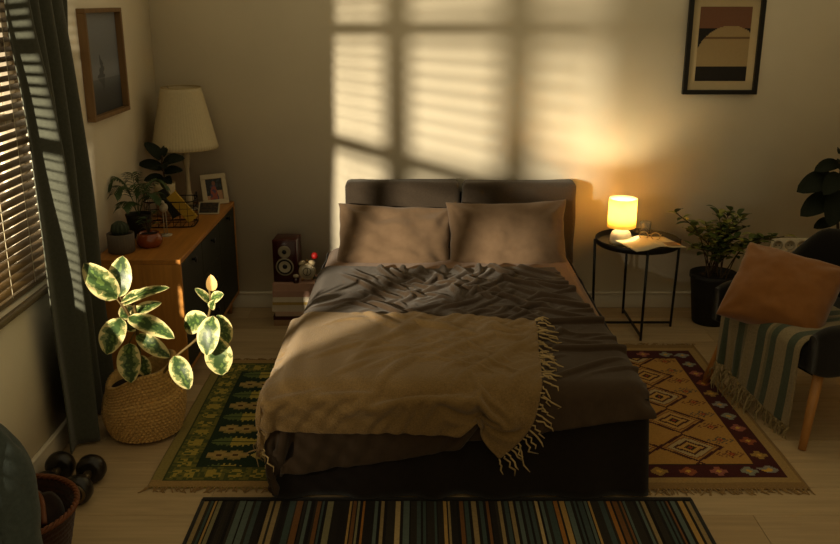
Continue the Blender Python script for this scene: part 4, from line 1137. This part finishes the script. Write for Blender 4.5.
# ------------------------------------------------------------------ big dark rubber plant at the right
rb = thing('tall_rubber_plant', 'tall dark leaved rubber plant standing behind the armchair', 'plant', (2.24, 4.64, 0))
O('pot', lathe([(0, 0), (.10, 0), (.13, .22), (.135, .24), (.128, .24), (.12, .21), (0, .21)], 36), dark_pot, rb)
O('soil', lathe([(0, .21), (.119, .214), (.06, .222), (0, .224)], 24), soil_m, rb)
O('stem', tube(curve([(0, 0, .21), (.01, -.02, .5), (-.03, -.02, .75), (-.03, -.02, .95), (-.02, -.03, 1.06)], 8), .008, 8), MATS['plant_stem'], rb)
bigl = leaf_mesh('leaf', .20, .105, dark_leaf, droop=.3)
ro_ = Vector(rb.location)
for b, t, s in (((-.03, -.02, .90), Vector((1.921, 4.52, 0.841)) - ro_, 1), ((-.03, -.02, .80), Vector((1.974, 4.50, 0.724)) - ro_, 1.05), ((-.03, -.03, .97), Vector((2.004, 4.55, 0.940)) - ro_, .7), ((-.03, -.02, 1.0), Vector((2.141, 4.50, 1.052)) - ro_, 1.1),
                ((-.02, -.02, .85), Vector((2.099, 4.42, 0.654)) - ro_, 1.15), ((-.02, -.02, .66), Vector((2.049, 4.55, 0.632)) - ro_, .7), ((-.02, -.02, .72), (.16, -.12, .62), 1), ((-.02, -.02, .95), (.18, -.08, .98), 1), ((-.02, 0, .9), (.1, .18, .95), 1),
                ((-.02, -.03, .92), Vector((2.034, 4.42, 0.837)) - ro_, .85), ((-.02, -.03, 1.02), (.10, -.14, 1.14), .9), ((-.01, -.02, .6), (.15, .05, .55), .9), ((-.02, -.02, .78), (-.02, -.22, .70), 1.0), ((-.02, -.03, 1.05), (-.04, -.04, 1.22), .8)):
    bv, tv_ = Vector(b), Vector(t); d = tv_ - bv
    leaf_at(bigl, bv + d * .12, d, (-.15, -.75, .65), min(1.15, max(.55, d.length * .95 / .2)) * min(1, s), rb)
    O('leaf_stalk', tube([bv, bv + d * .14], .004, 6), MATS['plant_stem'], rb)

# ------------------------------------------------------------------ armchair with cushion and striped throw
CA = math.radians(-73)
ac = thing('armchair', 'dark upholstered armchair with splayed light wood legs', 'armchair', (1.795, 3.735, 0), CA)
up_m = fabric('armchair_felt', '#1c1a16', .15, 120, .5, 380)
leg_w = wood('chair_leg_wood', '#b07c42', .4, (20, 20, 3), .2, .05)
for sx_, sy_, tx, ty in ((-.346, -.33, -.285, -.235), (.346, -.33, .285, -.235), (-.31, .33, -.25, .22), (.31, .33, .25, .22)):
    O('leg', tube([(sx_, sy_, .0095 if sx_ < -.33 else 0), (sx_ * .55 + tx * .45, sy_ * .55 + ty * .45, .17), (tx, ty, .375)], [.016, .020, .023], 16), leg_w, ac)
O('seat', box(.60, .60, .13, (0, -.015, .375), .05, 5), up_m, ac)
O('seat_frame', join(bb(-.27, .27, -.25, -.22, .285, .312), bb(-.27, .27, .2, .23, .285, .312), bb(-.27, -.24, -.22, .2, .285, .312), bb(.24, .27, -.22, .2, .285, .312)), dark_metal, ac, smooth=False)
# U shaped shell: path from near arm front, round the back, to far arm front
path = []; xa, yb_, rr = .325, .30, .22
for k in range(12): path.append((xa, -.33 + (yb_ - rr + .33) * k / 12, (1, 0)))
for k in range(9): a = PI / 2 * k / 8; path.append((xa - rr + rr * math.cos(a), yb_ - rr + rr * math.sin(a), (math.cos(a), math.sin(a))))
for k in range(1, 10): path.append((xa - rr - 2 * (xa - rr) * k / 10, yb_, (0, 1)))
for k in range(9): a = PI / 2 + PI / 2 * k / 8; path.append((-xa + rr + rr * math.cos(a), yb_ - rr + rr * math.sin(a), (math.cos(a), math.sin(a))))
for k in range(1, 13): path.append((-xa, yb_ - rr - (yb_ - rr + .33) * k / 12, (-1, 0)))
nP = len(path); prof_n = 16; vs = []
for i, (px, py, nrm) in enumerate(path):
    s = (py + .33) / .63
    zt = .525 + .225 * max(0, min(1, (s - .42) / .42)) ** 1.5 * (1 if s < 1 else 1)
    end = min(i, nP - 1 - i); rnd_end = min(1, (end + .35) / 2.6) ** .5
    zc, hh = (zt + .305) / 2, (zt - .305) / 2 * (0.55 + .45 * rnd_end); th = .036 * (.45 + .55 * rnd_end)
    lean_ = .05 * max(0, s - .4)
    for k in range(prof_n):
        a = 2 * PI * k / prof_n; ca, sa = math.cos(a), math.sin(a)
        ex = math.copysign(abs(ca) ** .6, ca) * th; ez = math.copysign(abs(sa) ** .35, sa) * hh
        off = ex + lean_ * (ez / hh + 1) * .5 * 1.2
        vs.append((px + nrm[0] * off, py + nrm[1] * off, zc + ez))
fs = grid_faces(nP, prof_n, True); fs += [tuple(range(prof_n)), tuple((nP - 1) * prof_n + k for k in range(prof_n - 1, -1, -1))]
subsurf(O('shell', (vs, fs), up_m, ac), 1)
# tan cushion
cm_ = fabric('tan_velvet', '#8a5a2c', .08, 30, .3, 420, .4)
cu = thing('tan_cushion', 'tan brown square cushion lying tilted in the armchair', 'cushion')
cu.matrix_world = Matrix.Translation((1.60, 3.735, .545)) @ (rotm('Z', math.radians(-30)) @ rotm('X', math.radians(46)) @ rotm('Z', math.radians(-10))).to_4x4()
subsurf(O('cover', pillow_data(.46, .41, .22, 21, 56, 56, .015, .06), cm_, cu), 1)
# striped throw over the seat front
ns, nt_ = 64, 70; TT = np.zeros((ns, nt_, 3))
for i in range(ns):
    for j in range(nt_):
        u, v = i / (ns - 1), j / (nt_ - 1)
        x = -.255 + .52 * u + .03 * v * (u - .5); y_ = .10 - (.51 + .22 * u) * v
        dy = max(0, -.315 - y_)
        TT[i, j] = (x + .02 * math.sin(u * 15 + 1.0) * min(1, dy * 4) * .7, max(y_, -.345) - .02 * math.sin(u * 21 + .6) * min(1, dy * 5), .455 - dy + (.006 if dy == 0 else .0) + .012 * fbm(x * 7, y_ * 7, 2))
ccol = box_collider((0, -.015, .375), (.312, .312, .078), .055)
def legs_clear(P, Q):
    P[..., 0] = np.clip(P[..., 0], -.30, .262)
TT = cloth(TT, .52 / (ns - 1) * 1.12, .62 / (nt_ - 1), chain(ccol, legs_clear, floor_col(.05)), steps=60, iters=5, bend=.4, damp=.9, g=-.0009)
tw_ = thing('striped_throw', 'cream and green striped throw with fringe draped over armchair seat', 'blanket', tuple(ac.location), CA)
fsT = grid_faces(ns, nt_)
ob = O('cloth', (TT.reshape(-1, 3), fsT), mat('striped_wool', (1, 1, 1), .95, .25, 180, .7, 300, attr='Col', spec=.1, sheen=.2, bdist=.004), tw_)
sc1, sc2, sc3 = lin('#8f8060'), lin('#47503f'), lin('#736c50')
bands = [(0, .07, sc1), (.07, .13, sc2), (.13, .25, sc1), (.25, .33, sc2), (.33, .36, sc3), (.36, .50, sc1), (.50, .585, sc2), (.585, .62, sc1), (.62, .65, sc3), (.65, .72, sc2), (.72, .84, sc1), (.84, .92, sc2), (.92, 1.01, sc1)]
colsT = []
for i in range(ns - 1):
    for j in range(nt_ - 1):
        u = (i + .5) / (ns - 1); colsT.append(next(c_ for a, b, c_ in bands if a <= max(0, u) < b))
face_colors(ob, colsT); subsurf(solidify(ob, .007), 1)
tassels(TT[:, -1], TT[:, -3], np.zeros(3), 1, .085, .0036, fabric('striped_throw_fringe', '#94835c', .15, 90), tw_, None, .3)
